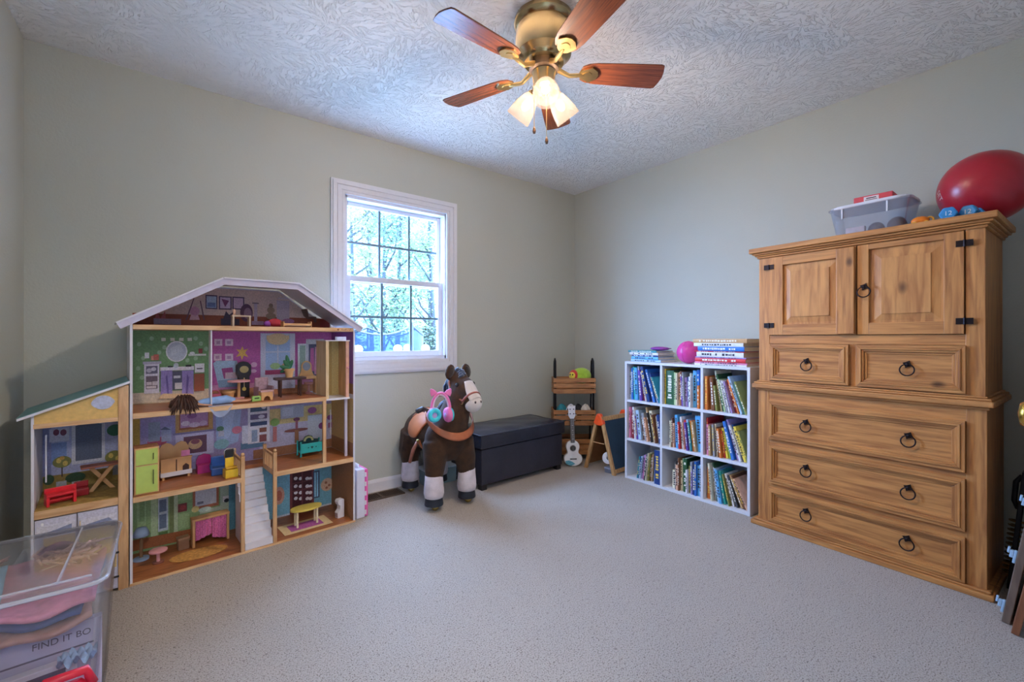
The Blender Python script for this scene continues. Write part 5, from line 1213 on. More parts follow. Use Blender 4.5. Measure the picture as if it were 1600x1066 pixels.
# ================================================================== DOLLHOUSE
DF = Frame((-0.128, 2.466), (0.843, 2.548))
dh = thing('dollhouse', 'large open wooden dollhouse with white roof and side garage wing', 'dollhouse', DF(0, 0), DF.rz)
M_DW = wood('d8b084', 'bf8f60', (0.6, 5, 5), 1.4, False, 0.5, 'doll_pine_level')
M_DV = wood('d0a67a', 'b28558', (5, 5, 0.6), 1.4, False, 0.5, 'doll_pine_upright')
M_DF = wood('a8683c', '7c4422', (0.7, 6, 6), 2.0, False, 0.35, 'doll_floor_board')
M_DWHITE = mat('dcdae2', 0.4, var=0.02); M_LILAC = mat('c8c2d6', 0.45, var=0.03)
M_PRINT = attr_mat(0.55, 0.16)
DD = 0.33
def print_panel(name, items, base, x0, x1, z0, z1, y, poly=None, parent=None, grow=1.0):
    m = MB()
    m.col = tuple(v for v in lin(base))
    if poly: m._add([(p[0], y, p[1]) for p in poly], [tuple(range(len(poly)))])
    else: m._add([(x0, y, z0), (x1, y, z0), (x1, y, z1), (x0, y, z1)], [(0, 1, 2, 3)])
    k = 1
    cl_ = lambda v, a, b: max(a, min(b, v))
    for it in items:
        kd, c, a = it[0], it[1], it[2:]
        m.col = lin(c); yy = y-0.00022*k
        if kd == 'R':
            a0, a1, b0, b1 = cl_(a[0], x0, x1), cl_(a[1], x0, x1), cl_(a[2], z0, z1), cl_(a[3], z0, z1)
            if a1-a0 < 0.001 or b1-b0 < 0.001: continue
            m._add([(a0, yy, b0), (a1, yy, b0), (a1, yy, b1), (a0, yy, b1)], [(0, 1, 2, 3)])
        elif kd == 'E':
            if not (x0 < a[0] < x1 and z0 < a[1] < z1): continue
            m._add([(cl_(a[0]+a[2]*math.cos(t*math.pi/9), x0, x1), yy, cl_(a[1]+a[3]*math.sin(t*math.pi/9), z0, z1)) for t in range(18)], [tuple(range(18))])
        else:
            pts = [(cl_(a[i], x0, x1), yy, cl_(a[i+1], z0, z1)) for i in range(0, len(a), 2)]
            m._add(pts, [tuple(range(len(pts)))])
        k += 1
    return m.build(name, M_PRINT, parent)
XW = 0.975
# shell
bp = MB().prism([(0.0, 0), (XW, 0), (XW, 1.10), (0.665, 1.325), (0.337, 1.325), (0.0, 1.115)], DD, DD+0.006, 'y').build('back_panel', M_LILAC, dh)
boxes((0, 0.009, 0, DD, 0, 1.112)).build('side_panel', M_DWHITE, dh)
rp_ = MB()
for b in ((0, DD, 0, 0.80), (0, 0.10, 0.80, 1.06), (0.27, DD, 0.80, 1.06), (0.10, 0.27, 0.945, 0.965), (0, DD, 1.06, 1.10)):
    rp_.box(XW-0.009, XW, b[0], b[1], b[2], b[3])
rp_.build('side_panel', M_DWHITE, dh)
# inside of the right wall: printed cladding with the window openings left free
rs = MB(); xs = XW-0.0095
for c, z0, z1 in (('9a6a44', 0.012, 0.36), ('c8a468', 0.45, 0.705), ('9a6a44', 0.372, 0.45), ('9a6a44', 0.73, 0.79)):
    rs.col = lin(c); rs._add([(xs, 0.002, z0), (xs, DD-0.001, z0), (xs, DD-0.001, z1), (xs, 0.002, z1)], [(0, 1, 2, 3)])
rs.col = lin('8a4a9c')
for y0, y1, z0, z1 in ((0.002, 0.10, 0.79, 1.088), (0.27, DD-0.001, 0.79, 1.088), (0.10, 0.27, 0.79, 0.80), (0.10, 0.27, 1.06, 1.088), (0.10, 0.27, 0.945, 0.965)):
    rs._add([(xs, y0, z0), (xs, y1, z0), (xs, y1, z1), (xs, y0, z1)], [(0, 1, 2, 3)])
rs.build('side_print', M_PRINT, dh)
FLOORS = {'attic': (0.0095, XW-0.0095, 1.089, 1.109), 'second': (0.0095, 0.815, 0.708, 0.730), 'first_left': (0.0095, 0.412, 0.350, 0.372), 'first_right': (0.557, XW-0.0095, 0.346, 0.370)}
for nm, (x0, x1, z0, z1) in FLOORS.items():
    f = boxes((x0, x1, -0.003, DD-0.002, z0, z1)).build('floor_board', M_DW, dh, bevel=0.001)
    boxes((x0, x1, 0.006, DD-0.002, z1, z1+0.001)).build('floor_surface', M_DF, f)
f = boxes((0.412, 0.557, 0.225, DD-0.002, 0.350, 0.371)).build('landing', M_DF, dh)
f = boxes((-0.002, XW+0.002, -0.004, DD, 0, 0.010)).build('base_board', M_DW, dh, bevel=0.001)
boxes((0.009, XW-0.009, 0.004, DD, 0.010, 0.0112)).build('floor_surface', M_DF, f)
# printed rooms
YP = DD-0.001
print_panel('wall_print', PRINT['attic'], 'cdb2aa', 0.02, 0.955, 1.11, 1.30, YP, [(0.012, 1.11), (0.963, 1.11), (0.66, 1.318), (0.34, 1.318)], dh)
print_panel('wall_print', PRINT['bath'], '76a06c', 0.0095, 0.336, 0.731, 1.089, YP, None, dh)
print_panel('wall_print', PRINT['bed'], 'bc5ea8', 0.336, 0.965, 0.731, 1.089, YP, None, dh)
print_panel('wall_print', PRINT['living'], 'a89ccc', 0.0095, 0.965, 0.373, 0.708, YP, None, dh)
print_panel('wall_print', PRINT['gl'], '93b47c', 0.0095, 0.415, 0.0115, 0.350, YP, None, dh)
print_panel('wall_print', PRINT['gm'], '5c94ac', 0.415, 0.556, 0.0115, 0.350, YP, None, dh)
print_panel('wall_print', PRINT['gr'], '7cb8d0', 0.556, 0.965, 0.0115, 0.346, YP, None, dh)
dv = boxes((0.2865, 0.2915, 0.004, 0.06, 0.731, 1.089)).build('partition', M_DWHITE, dh)
# posts, railings and stairs
def newel(x, z0, z1, ball=True, y=0.006):
    m = MB().box(x-0.0085, x+0.0085, y-0.0085, y+0.0085, z0, z1)
    o = m.build('post', M_DV, dh, bevel=0.0015)
    if ball: MB().ball((x, y, z1+0.008), 0.009, n=12, m=8).build('post_knob', M_DV, o, smooth=True)
newel(0.4165, 0.010, 0.475); newel(0.5595, 0.010, 0.470)
newel(0.805, 0.370, 0.708, False)
for x in (0.4165, 0.5595):
    rl = boxes((x-0.005, x+0.005, 0.0145, 0.20, 0.445, 0.457)).build('stair_railing', M_DV, dh, bevel=0.001)
    bm_ = boxes((-0.004, 0.004, -0.004, 0.004, 0.372, 0.446)).mesh('baluster')
    for i in range(5): put('baluster', bm_, M_DV, rl, (x, 0.045+0.034*i, 0))
    boxes((x-0.008, x+0.008, 0.192, 0.208, 0.372, 0.478)).build('railing_end_post', M_DV, rl, bevel=0.0015)
stc = bpy.data.objects.new('staircase', None); COL.objects.link(stc); stc.parent = dh
NS = 10
for i in range(NS):
    z1 = 0.0115+(0.352-0.0115)*(i+1)/NS; y0 = 0.002+0.222*i/NS
    boxes((0.4275, 0.5495, y0, 0.225, z1-0.034, z1)).build('step', M_DWHITE, stc)
# roof
def slab(p, q, th, y0, y1): 
    d = Vector((q[0]-p[0], q[1]-p[1])).normalized(); n = Vector((-d.y, d.x))*th
    return MB().prism([p, q, (q[0]+n.x, q[1]+n.y), (p[0]+n.x, p[1]+n.y)], y0, y1, 'y')
RP = [(-0.042, 1.112), (0.335, 1.332), (0.667, 1.334), (1.012, 1.107)]
for a, b in zip(RP[:-1], RP[1:]):
    slab(a, b, 0.007, -0.024, DD+0.012).build('roof_panel', M_DWHITE, dh)
inn = [(-0.030, 1.090), (0.339, 1.304), (0.662, 1.305), (0.999, 1.085)]
for i in range(3):
    MB().prism([RP[i], RP[i+1], inn[i+1], inn[i]], -0.016, -0.009, 'y').build('roof_fascia', M_LILAC, dh)
letters('KidKraft', 0.017, dh, 'maker_mark', mat('8a5a34', 0.6), X((0.925, -0.0036, 1.099), 90), 0.0002)
MB().cyl((0.878, -0.0034, 1.099), (0.878, -0.003, 1.099), 0.006, n=14).build('maker_mark', mat('8a5a34', 0.6), dh)
# elevator
M_CRM = wood('dcc49c', 'c8a878', (5, 5, 0.6), 1.4, False, 0.5, 'elevator_wood')
el = boxes((0.818, 0.823, 0.02, 0.165, 0.716, 1.035)).build('elevator', M_CRM, dh)
MB().box(0.818, 0.834, 0.016, 0.028, 0.716, 1.035).build('elevator_post', M_CRM, el)
MB().box(0.930, 0.945, 0.016, 0.028, 0.716, 1.035).build('elevator_post', mat('d0a08c', 0.5), el)
MB().box(0.945, 0.949, 0.02, 0.165, 0.716, 1.035).build('elevator_side', M_DV, el)
boxes((0.814, 0.950, 0.010, 0.168, 0.706, 0.716), (0.814, 0.950, 0.010, 0.168, 1.035, 1.040)).build('elevator_floor', M_DWHITE, el)
print_panel('elevator_print', [('R', '7c9a6a', 0.845, 0.885, 0.83, 1.03), ('R', 'c4c8d4', 0.845, 0.88, 0.73, 0.82), ('R', 'b89a5c', 0.888, 0.905, 0.72, 1.03), ('R', 'e4d4a4', 0.836, 0.843, 0.72, 1.03)], 'cbb478', 0.823, 0.945, 0.716, 1.035, 0.163, None, el)
MB().ball((0.9375, 0.010, 0.885), 0.0075, n=10, m=8).build('elevator_knob', mat('d89aa4', 0.4), el, smooth=True)
boxes((0.938, 0.952, 0.05, 0.064, 0.3715, 0.706)).build('elevator_guide', M_LILAC, dh)
boxes((0.900, 0.9035, 0.17, 0.176, 0.48, 0.63)).build('elevator_pull_bar', M_DWHITE, dh)
# garage wing
AX0 = -0.284
boxes((AX0, AX0+0.008, 0, 0.31, 0, 0.762)).build('wing_side', M_DWHITE, dh)
boxes((AX0, -0.002, 0.31, 0.316, 0, 0.76)).build('wing_back', M_LILAC, dh)
boxes((-0.037, -0.004, -0.004, 0.012, 0, 0.853)).build('wing_post', M_DV, dh, bevel=0.0015)
fb = boxes((AX0+0.008, -0.004, -0.002, 0.31, 0.357, 0.387)).build('floor_board', M_DW, dh, bevel=0.001)
boxes((AX0+0.009, -0.005, 0.005, 0.309, 0.387, 0.3885)).build('floor_surface', mat('a08648', 0.6, var=0.3, scale=60), fb)
print_panel('wall_print', PRINT['annex'], 'b4b8dc', AX0+0.009, -0.004, 0.389, 0.745, 0.308, None, dh)
gbd = MB().prism([(AX0+0.008, 0.712), (-0.037, 0.712), (-0.037, 0.852), (AX0+0.008, 0.758)], 0.0, 0.006, 'y').build('gable_board', mat('dcb468', 0.5, var=0.1, scale=60), dh)
boxes((AX0+0.006, -0.037, -0.004, 0.004, 0.705, 0.722)).build('gable_beam', M_DW, dh)
MB().prism([(-0.083+0.034*math.cos(t*math.pi/12)*(1+0.06*math.cos(t)), 0.788+0.028*math.sin(t*math.pi/12)) for t in range(24)], -0.004, 0.0, 'y').build('oval_sign', mat('b8bcd4', 0.5, var=0.15, scale=90), gbd)
slab((-0.318, 0.744), (-0.001, 0.865), 0.008, -0.018, 0.32).build('wing_roof', mat('5c8c90', 0.5, var=0.08), dh)
MB().prism([(-0.3185, 0.741), (-0.001, 0.862), (-0.001, 0.871), (-0.3185, 0.750)], -0.021, -0.018, 'y').build('wing_roof_edge', M_DWHITE, dh)
gd_x = [(AX0+0.010, -0.160), (-0.157, -0.038)]
for i, (x0, x1) in enumerate(gd_x):
    d = boxes((x0, x1, -0.003, 0.003, 0.012, 0.353)).build('garage_door', mat('c6c6da', 0.5, var=0.05), dh)
    print_panel('door_print', PRINT['garage'], 'cacade', x0+0.004, x1-0.004, 0.016, 0.349, -0.0035, None, d)
    if i == 1:
        for z in (0.06, 0.16, 0.28):
            boxes((x1-0.022, x1+0.004, -0.007, -0.0055, z-0.004, z+0.004)).build('hinge', mat('1c1c20', 0.5), d)
boxes((-0.254, -0.2495, 0.11, 0.118, 0.47, 0.66)).build('wing_pull_bar', M_DWHITE, dh)

# ------------------------------------------------------------------ furniture standing in the dollhouse
G_DF = 'dollhouse furniture'
def dt(name, label, cat, x, y, z, rz=0, group=G_DF): return thing(name, label, cat, DF(x, y, z+0.0012), DF.rz+R(rz), group)
def bx(name, m, par, *bs, bevel=0.0008): return boxes(*bs).build(name, m, par, bevel=bevel)
M_TAN = mat('cf9f6c', 0.5, var=0.08, scale=30); M_DK = mat('3a1f1a', 0.4, var=0.1); M_PNK = mat('dba0a6', 0.45, var=0.04)
Z2, Z1, Z0, ZA, ZG = 0.731, 0.372, 0.0112, 0.3885, 1.110
# second floor
t = dt('toy_round_table', 'pink round pedestal table by the dollhouse clock', 'toy table', 0.445, 0.235, Z2)
MB().cyl((0, 0, 0.088), (0, 0, 0.096), 0.052, n=24).build('table_top', M_PNK, t); MB().cyl((0, 0, 0), (0, 0, 0.088), 0.007, n=10).build('pedestal', M_TAN, t); MB().cyl((0, 0, 0), (0, 0, 0.006), 0.026, n=18).build('foot', M_PNK, t)
t = dt('toy_clock', 'black toy grandfather clock with gold dial in pink bedroom', 'toy clock', 0.478, 0.293, Z2)
MB().prism([(-0.026, 0), (0.026, 0), (0.026, 0.11), (0.034, 0.125), (0.034, 0.172), (0.018, 0.188), (0, 0.193), (-0.018, 0.188), (-0.034, 0.172), (-0.034, 0.125), (-0.026, 0.11)], -0.016, 0.016, 'y').build('clock_case', mat('1e1a22', 0.5), t, bevel=0.002)
MB().prism([(0.021*math.cos(a*math.pi/12), 0.150+0.019*math.sin(a*math.pi/12)) for a in range(24)], -0.018, -0.016, 'y').build('dial', mat('b8a86c', 0.4), t)
boxes((-0.0016, 0.0016, -0.018, -0.016, 0.05, 0.105)).build('pendulum_rod', mat('d8c890', 0.4), t); MB().cyl((0, -0.0185, 0.044), (0, -0.016, 0.044), 0.010, n=14).build('pendulum', mat('c8b45c', 0.4), t)
t = dt('toy_stool', 'tan arched toy footstool at the second floor edge', 'toy stool', 0.535, 0.075, Z2, 8)
MB().prism([(-0.028, 0), (-0.018, 0), (-0.012, 0.016), (0, 0.022), (0.012, 0.016), (0.018, 0), (0.028, 0), (0.028, 0.042), (-0.028, 0.042)], -0.016, 0.016, 'y').build('stool_frame', M_TAN, t); bx('stool_pad', mat('c8a0a0', 0.7), t, (-0.032, 0.032, -0.02, 0.02, 0.042, 0.05))
t = dt('toy_armchair', 'striped mauve toy armchair behind the tan footstool', 'toy chair', 0.555, 0.20, Z2, 12)
bx('chair_back', mat('a88a98', 0.8, var=0.2, scale=90), t, (-0.035, 0.035, 0.02, 0.034, 0.0, 0.105), bevel=0.006); bx('chair_seat', mat('8a6a72', 0.8), t, (-0.038, 0.038, -0.03, 0.02, 0.01, 0.042), bevel=0.006)
for sx in (-1, 1): bx('chair_arm', mat('a88a98', 0.8), t, (sx*0.035-0.006, sx*0.035+0.006, -0.03, 0.03, 0.0, 0.06), bevel=0.004)
t = dt('toy_iron', 'small lime green toy iron beside the tan footstool', 'toy appliance', 0.486, 0.058, Z2, 5)
MB().prism([(-0.02, 0), (0.02, 0), (0.02, 0.014), (0.018, 0.026), (-0.016, 0.026), (-0.02, 0.014)], -0.01, 0.01, 'y').build('iron_body', mat('9ac86a', 0.4), t, bevel=0.002); bx('handle_gap', mat('2a4020', 0.5), t, (-0.01, 0.012, -0.0105, 0.0105, 0.012, 0.019))
t = dt('toy_console_table', 'dark brown toy table with turned legs holding plant', 'toy table', 0.672, 0.150, Z2, -2)
bx('table_top', M_DK, t, (-0.077, 0.077, -0.032, 0.032, 0.092, 0.104))
for sx in (-0.05, 0.05):
    for sy in (-0.022, 0.022): MB().cyl((sx, sy, 0), (sx, sy, 0.093), 0.0045, 0.006, n=8).build('leg', M_DK, t)
t = dt('toy_plant', 'green leaf toy plant in a tan pot on dark table', 'toy plant', 0.668, 0.148, Z2+0.104)
MB().lathe([(0, 0), (0.017, 0), (0.023, 0.036), (0.027, 0.036), (0.027, 0.048), (0.0, 0.046)], 20).build('pot', M_TAN, t, smooth=True, auto=40)
for k, (a, l) in enumerate(((160, 0.05), (120, 0.055), (100, 0.075), (70, 0.05), (200, 0.045))):
    dx, dz = math.cos(R(a)), math.sin(R(a))
    Ml = X((0, (k-2)*0.004, 0.046)) @ Matrix.Rotation(R(90-a), 4, 'Y')
    MB().ball((0, 0, l*0.5), 0.011, 0.004, l*0.55, 10, 8, Ml).build('leaf', mat('14593a', 0.5, var=0.15), t, smooth=True)
t = dt('toy_vanity', 'tan toy vanity with oval mirror left of the elevator', 'toy vanity', 0.785, 0.215, Z2, -5)
bx('vanity_body', M_TAN, t, (-0.045, -0.037, -0.03, 0.03, 0, 0.085), (0.037, 0.045, -0.03, 0.03, 0, 0.085), (-0.045, 0.045, -0.03, 0.03, 0.085, 0.1))
MB().prism([(-0.04, 0.1), (0.04, 0.1), (0.03, 0.125)]+[(0.028*math.cos(a*math.pi/10), 0.155+0.032*math.sin(a*math.pi/10)) for a in range(-1, 12)]+[(-0.03, 0.125)], 0.02, 0.028, 'y').build('mirror_frame', M_TAN, t)
MB().prism([(0.021*math.cos(a*math.pi/10), 0.155+0.025*math.sin(a*math.pi/10)) for a in range(20)], 0.0185, 0.02, 'y').build('mirror', mat('8a90a4', 0.15), t)
t = dt('toy_pedestal_stool', 'small pink pedestal stool under the toy vanity', 'toy stool', 0.787, 0.20, Z2)
MB().lathe([(0, 0), (0.02, 0), (0.02, 0.005), (0.006, 0.01), (0.006, 0.05), (0.024, 0.056), (0.024, 0.066), (0, 0.068)], 18).build('stool', mat('b07a7c', 0.5), t, smooth=True, auto=40)
t = dt('toy_pot', 'empty tan toy flowerpot on the pink bedroom floor', 'toy pot', 0.405, 0.262, Z2)
MB().lathe([(0, 0), (0.02, 0), (0.026, 0.03), (0.031, 0.03), (0.031, 0.042), (0.024, 0.042), (0.02, 0.01), (0, 0.01)], 20).build('pot', M_TAN, t, smooth=True, auto=40)
t = dt('toy_basket', 'dark pink toy basket left of the tan flowerpot', 'toy basket', 0.345, 0.262, Z2)
bx('basket', mat('b0506c', 0.6), t, (-0.024, 0.024, -0.016, 0.016, 0, 0.03), bevel=0.004); MB().torus((0, 0, 0.03), 0.018, 0.003, 16, 6, 'y', a0=0, a1=180).build('basket_handle', mat('b0506c', 0.6), t)
# doll lying along the edge of the second floor, hair hanging over
dl2 = thing('doll', 'brown haired doll in blue dress lying along the dollhouse second floor', 'doll', DF(0.175, 0.028, Z2+0.0012), DF.rz)
drs = MB()
drs.tube([(0.055, 0.0, 0.014), (0.09, 0.002, 0.018), (0.13, 0.006, 0.020), (0.18, 0.012, 0.022), (0.215, 0.018, 0.015)], [0.010, 0.018, 0.02, 0.021, 0.012], 12)
drs.build('dress', mat('86a8d8', 0.6, var=0.15), dl2, smooth=True)
MB().grid(lambda u, v: (0.10+0.10*u, -0.028-0.006*v*math.sin(9*u), 0.004-0.06*v*(1-abs(2*u-1)**2)), 14, 6).build('dress_veil', clear_plastic((0.85, 0.9, 1), 0.55, 0.4, 'sheer_cloth', (0.6, 0.68, 0.9)), dl2, smooth=True)
bdy = MB()
bdy.ball((0.012, 0.0, 0.021), 0.023, 0.018, 0.0205, 16, 10)
bdy.tube([(0.03, 0, 0.018), (0.06, 0.0, 0.015), (0.10, 0, 0.016), (0.16, 0.01, 0.015)], [0.007, 0.012, 0.013, 0.012], 10)
for s_ in (-1, 1):
    bdy.tube([(0.19, 0.014+s_*0.006, 0.014), (0.235, 0.022+s_*0.008, 0.009), (0.275, 0.03+s_*0.01, 0.007), (0.287, 0.031+s_*0.01, 0.012)], [0.009, 0.007, 0.005, 0.005], 8)
    bdy.tube([(0.055, s_*0.012, 0.016), (0.085, s_*0.03, 0.010), (0.115, s_*0.036, 0.007)], [0.006, 0.005, 0.004], 8)
bo = bdy.build('doll_body', mat('c89478', 0.5, var=0.04), dl2, smooth=True)
rm = bo.modifiers.new('one_skin', 'REMESH'); rm.mode = 'VOXEL'; rm.voxel_size = 0.0022; rm.use_smooth_shade = True
hm = MB(); hr2 = random.Random(4)
for i in range(120):
    a = hr2.uniform(0, 2*math.pi); el_ = hr2.uniform(0.1, 1.3)
    p0 = Vector((0.012+0.02*math.cos(a)*math.cos(el_), 0.016*math.sin(a)*math.cos(el_), 0.022+0.02*math.sin(el_)))
    l = hr2.uniform(0.022, 0.05); d = Vector((math.cos(a)*(1.0 if math.cos(a) < 0 else 0.85), math.sin(a)*0.7-0.25, 0))
    p1 = p0+d*l*0.4+Vector((0, 0, hr2.uniform(0.004, 0.018))); p2 = p0+d*l*0.8+Vector((0, 0, hr2.uniform(-0.008, 0.006))); p3 = p0+d*l*1.05
    p3.z = hr2.uniform(0.004, 0.012)
    if p3.y < -0.034: p2.z = min(p2.z, 0.012); p3.y = min(p3.y, -0.04); p3.z = hr2.uniform(-0.03, -0.006)
    if p2.y > -0.034: p2.z = max(p2.z, 0.005)
    hm.tube([p0, p1, p2, p3], [0.004, 0.0052, 0.0044, 0.0012], 5)
h_ = hm.build('hair', mat('3a1c12', 0.6, var=0.4, scale=60), dl2, smooth=True); h_['kind'] = 'stuff'
# first floor
t = dt('toy_fridge', 'lime green toy refrigerator with wooden sides at left end', 'toy fridge', 0.057, 0.075, Z1, 0)
bx('fridge_body', wood('b07a4c', '8a5834', (5, 5, 0.6), 2, False, 0.5, 'fridge_wood'), t, (-0.042, 0.042, -0.045, 0.045, 0, 0.20)); bx('fridge_rim', M_TAN, t, (-0.042, 0.042, -0.049, -0.045, 0, 0.20))
for z0, z1 in ((0.005, 0.122), (0.128, 0.195)):
    d = bx('fridge_door', mat('b4c862', 0.45, var=0.04), t, (-0.037, 0.037, -0.053, -0.049, z0, z1)); boxes((0.020, 0.0235, -0.058, -0.053, z0+0.035 if z0 < .1 else z0+0.02, z1-0.02)).build('fridge_handle', mat('56602c', 0.4), d)
t = dt('toy_settle', 'tan toy settle with two lobed back beside the lime fridge', 'toy bench', 0.175, 0.24, Z1, 4)
MB().prism([(-0.06, 0.03), (0.06, 0.03), (0.06, 0.135), (0.048, 0.158), (0.03, 0.165), (0.012, 0.158), (0, 0.145), (-0.012, 0.158), (-0.03, 0.165), (-0.048, 0.158), (-0.06, 0.135)], 0.024, 0.032, 'y').build('settle_back', M_TAN, t)
bx('settle_seat', M_DWHITE, t, (-0.062, 0.062, -0.04, 0.03, 0.014, 0.034)); bx('settle_front', M_TAN, t, (-0.06, 0.06, -0.034, -0.028, 0.034, 0.095), (-0.062, 0.062, -0.04, -0.026, 0.092, 0.1)); boxes((-0.002, 0.002, -0.0355, -0.034, 0.035, 0.092)).build('settle_gap', M_DK, t)
MB().prism([(0.025, 0.034), (0.05, 0.034), (0.05, 0.055), (0.0375, 0.066), (0.025, 0.055)], -0.036, -0.034, 'y').build('arch_opening', M_DK, t)
bx('pink_note', mat('e48ab4', 0.6), t, (0.02, 0.055, -0.0275, -0.0255, 0.1, 0.128))
for sx in (-0.05, 0.05): MB().cyl((sx, -0.03, 0), (sx, -0.03, 0.015), 0.006, n=8).build('leg', M_TAN, t)
t = dt('toy_pink_chair', 'magenta plastic toy chair with arched back', 'toy chair', 0.296, 0.235, Z1)
MB().prism([(-0.034, 0.0), (0.034, 0), (0.034, 0.06), (0.024, 0.08), (0, 0.088), (-0.024, 0.08), (-0.034, 0.06)], 0.02, 0.028, 'y').build('chair_back', mat('b02a78', 0.35), t); bx('chair_seat', mat('b02a78', 0.35), t, (-0.034, 0.034, -0.025, 0.02, 0.0, 0.04))
t = dt('toy_blue_chair', 'dark blue plastic toy armchair beside magenta chair', 'toy chair', 0.342, 0.145, Z1, -6)
bx('chair_back', mat('24509a', 0.35), t, (-0.034, 0.034, 0.018, 0.03, 0.0, 0.085), bevel=0.004); bx('chair_seat', mat('24509a', 0.35), t, (-0.034, 0.034, -0.03, 0.018, 0.0, 0.038), bevel=0.004)
for sx in (-1, 1): bx('chair_arm', mat('1d4486', 0.35), t, (sx*0.034-0.005, sx*0.034+0.005, -0.03, 0.02, 0.03, 0.055), bevel=0.003)
t = dt('toy_high_chair', 'yellow and black toy high chair by the stair rail', 'toy chair', 0.374, 0.06, Z1, 4)
bx('chair_base', mat('e4bc2c', 0.35), t, (-0.027, 0.027, -0.03, 0.022, 0.0, 0.04), bevel=0.002); bx('chair_back', mat('e4bc2c', 0.35), t, (-0.018, 0.018, 0.012, 0.02, 0.04, 0.09)); bx('chair_tray', mat('d8a42c', 0.35), t, (-0.024, 0.024, -0.028, 0.0, 0.044, 0.052), bevel=0.002)
MB().tube([(-0.02, 0.016, 0.09), (-0.021, 0.016, 0.125), (-0.012, 0.016, 0.134), (0.012, 0.016, 0.134), (0.021, 0.016, 0.125), (0.02, 0.016, 0.09)], 0.0028, 8).build('chrome_frame', mat('c8c8cc', 0.2, 0.9), t, smooth=True); bx('headrest', mat('1e1c1e', 0.5), t, (-0.018, 0.018, 0.012, 0.018, 0.092, 0.13), bevel=0.003)
t = dt('toy_cradle', 'turquoise toy cradle with heart cut out on first floor', 'toy cradle', 0.80, 0.215, Z1, 0)
M_TQ = mat('2fa8a8', 0.4, var=0.05)
bx('cradle_front', M_TQ, t, (-0.058, 0.058, -0.034, -0.028, 0.022, 0.075)); bx('cradle_floor', M_TQ, t, (-0.058, 0.058, -0.03, 0.03, 0.02, 0.027))
MB().prism([(-0.058, 0.022), (0.058, 0.022), (0.058, 0.08), (0.03, 0.085), (0.02, 0.103), (0, 0.11), (-0.02, 0.103), (-0.03, 0.085), (-0.058, 0.08)], 0.028, 0.034, 'y').build('cradle_back', mat('20464c', 0.4), t)
MB().torus((0, 0.026, 0.078), 0.022, 0.006, 16, 6, 'y', a0=0, a1=180).build('cradle_hoop', mat('c8c890', 0.5), t)
for x, s in ((-0.02, 0.004), (0, 0.0075), (0.022, 0.004)): MB().prism([(x, 0.05-s), (x+s, 0.05+s*.4), (x+s*.5, 0.05+s), (x, 0.05+s*.5), (x-s*.5, 0.05+s), (x-s, 0.05+s*.4)], -0.0352, -0.034, 'y').build('heart_cutout', mat('123a42', 0.6), t)
for sx in (-1, 1):
    for y in (-0.031, 0.031): MB().lathe([(0, 0), (0.006, 0.003), (0.006, 0.008), (0.004, 0.014), (0.0045, 0.08), (0.006, 0.084), (0, 0.09)], 10, X((sx*0.06, y, 0))).build('corner_post', M_TQ, t, smooth=True)
# ground floor
t = dt('toy_floor_lamp', 'pale blue toy floor lamp in green kitchen corner', 'toy lamp', 0.048, 0.235, Z0)
M_BL = mat('9ab4d4', 0.45, var=0.04)
MB().lathe([(0, 0), (0.03, 0), (0.03, 0.008), (0, 0.012)], 18).build('lamp_foot', M_BL, t, smooth=True, auto=40); MB().cyl((0, 0, 0.008), (0, 0, 0.115), 0.0065, n=10).build('lamp_pole', mat('8a6c50', 0.5), t); MB().lathe([(0.032, 0.112), (0.028, 0.13), (0.019, 0.148), (0, 0.15)], 18).build('lamp_shade', M_BL, t, smooth=True)
t = dt('toy_mushroom_stool', 'pink round pedestal stool beside the pale blue lamp', 'toy stool', 0.104, 0.145, Z0)
MB().lathe([(0, 0.052), (0.034, 0.052), (0.035, 0.058), (0.03, 0.062), (0, 0.064)], 22).build('stool_seat', mat('d89aa0', 0.45), t, smooth=True, auto=40); MB().cyl((0, 0, 0.005), (0, 0, 0.053), 0.007, n=10).build('pedestal', M_PNK, t); MB().cyl((0, 0, 0), (0, 0, 0.007), 0.022, n=18).build('foot', mat('8a5a50', 0.5), t)
t = dt('toy_oval_rug', 'oval woven tan rug on green kitchen floor', 'toy rug', 0.258, 0.122, Z0, -4)
MB().prism([(0.115*math.cos(a*math.pi/16), 0.062*math.sin(a*math.pi/16)) for a in range(32)], 0, 0.0014, 'z').build('rug', mat('c8924c', 0.9, var=0.3, scale=70), t)
t = dt('toy_sink_counter', 'tan toy sink counter with pink checked curtains', 'toy counter', 0.318, 0.225, Z0, 3)
bx('counter_frame', M_TAN, t, (-0.078, -0.068, -0.02, 0.03, 0, 0.13), (0.068, 0.078, -0.02, 0.03, 0, 0.13), (-0.08, 0.08, -0.022, 0.032, 0.13, 0.14))
for s_, x0, x1 in ((-1, -0.066, 0.002), (1, 0.004, 0.066)):
    MB().grid(lambda u, v, x0=x0, x1=x1, s_=s_: (x0+(x1-x0)*u, -0.016+0.004*math.sin(u*22), 0.128-(0.098+0.02*u*s_)*v), 20, 6).build('curtain', mat('c8689c', 0.8, var=0.35, scale=170), t, smooth=True)
t = dt('toy_crate', 'small brown toy crate left of the sink counter', 'toy crate', 0.206, 0.235, Z0, 6)
bx('crate', mat('8a6448', 0.6), t, (-0.022, 0.022, -0.018, 0.018, 0, 0.05)); bx('crate_lid', mat('a47c5c', 0.6), t, (-0.024, 0.024, -0.02, 0.02, 0.05, 0.06))
t = dt('toy_dining_rug', 'cream bordered purple rug under the yellow toy table', 'toy rug', 0.742, 0.115, Z0, 0)
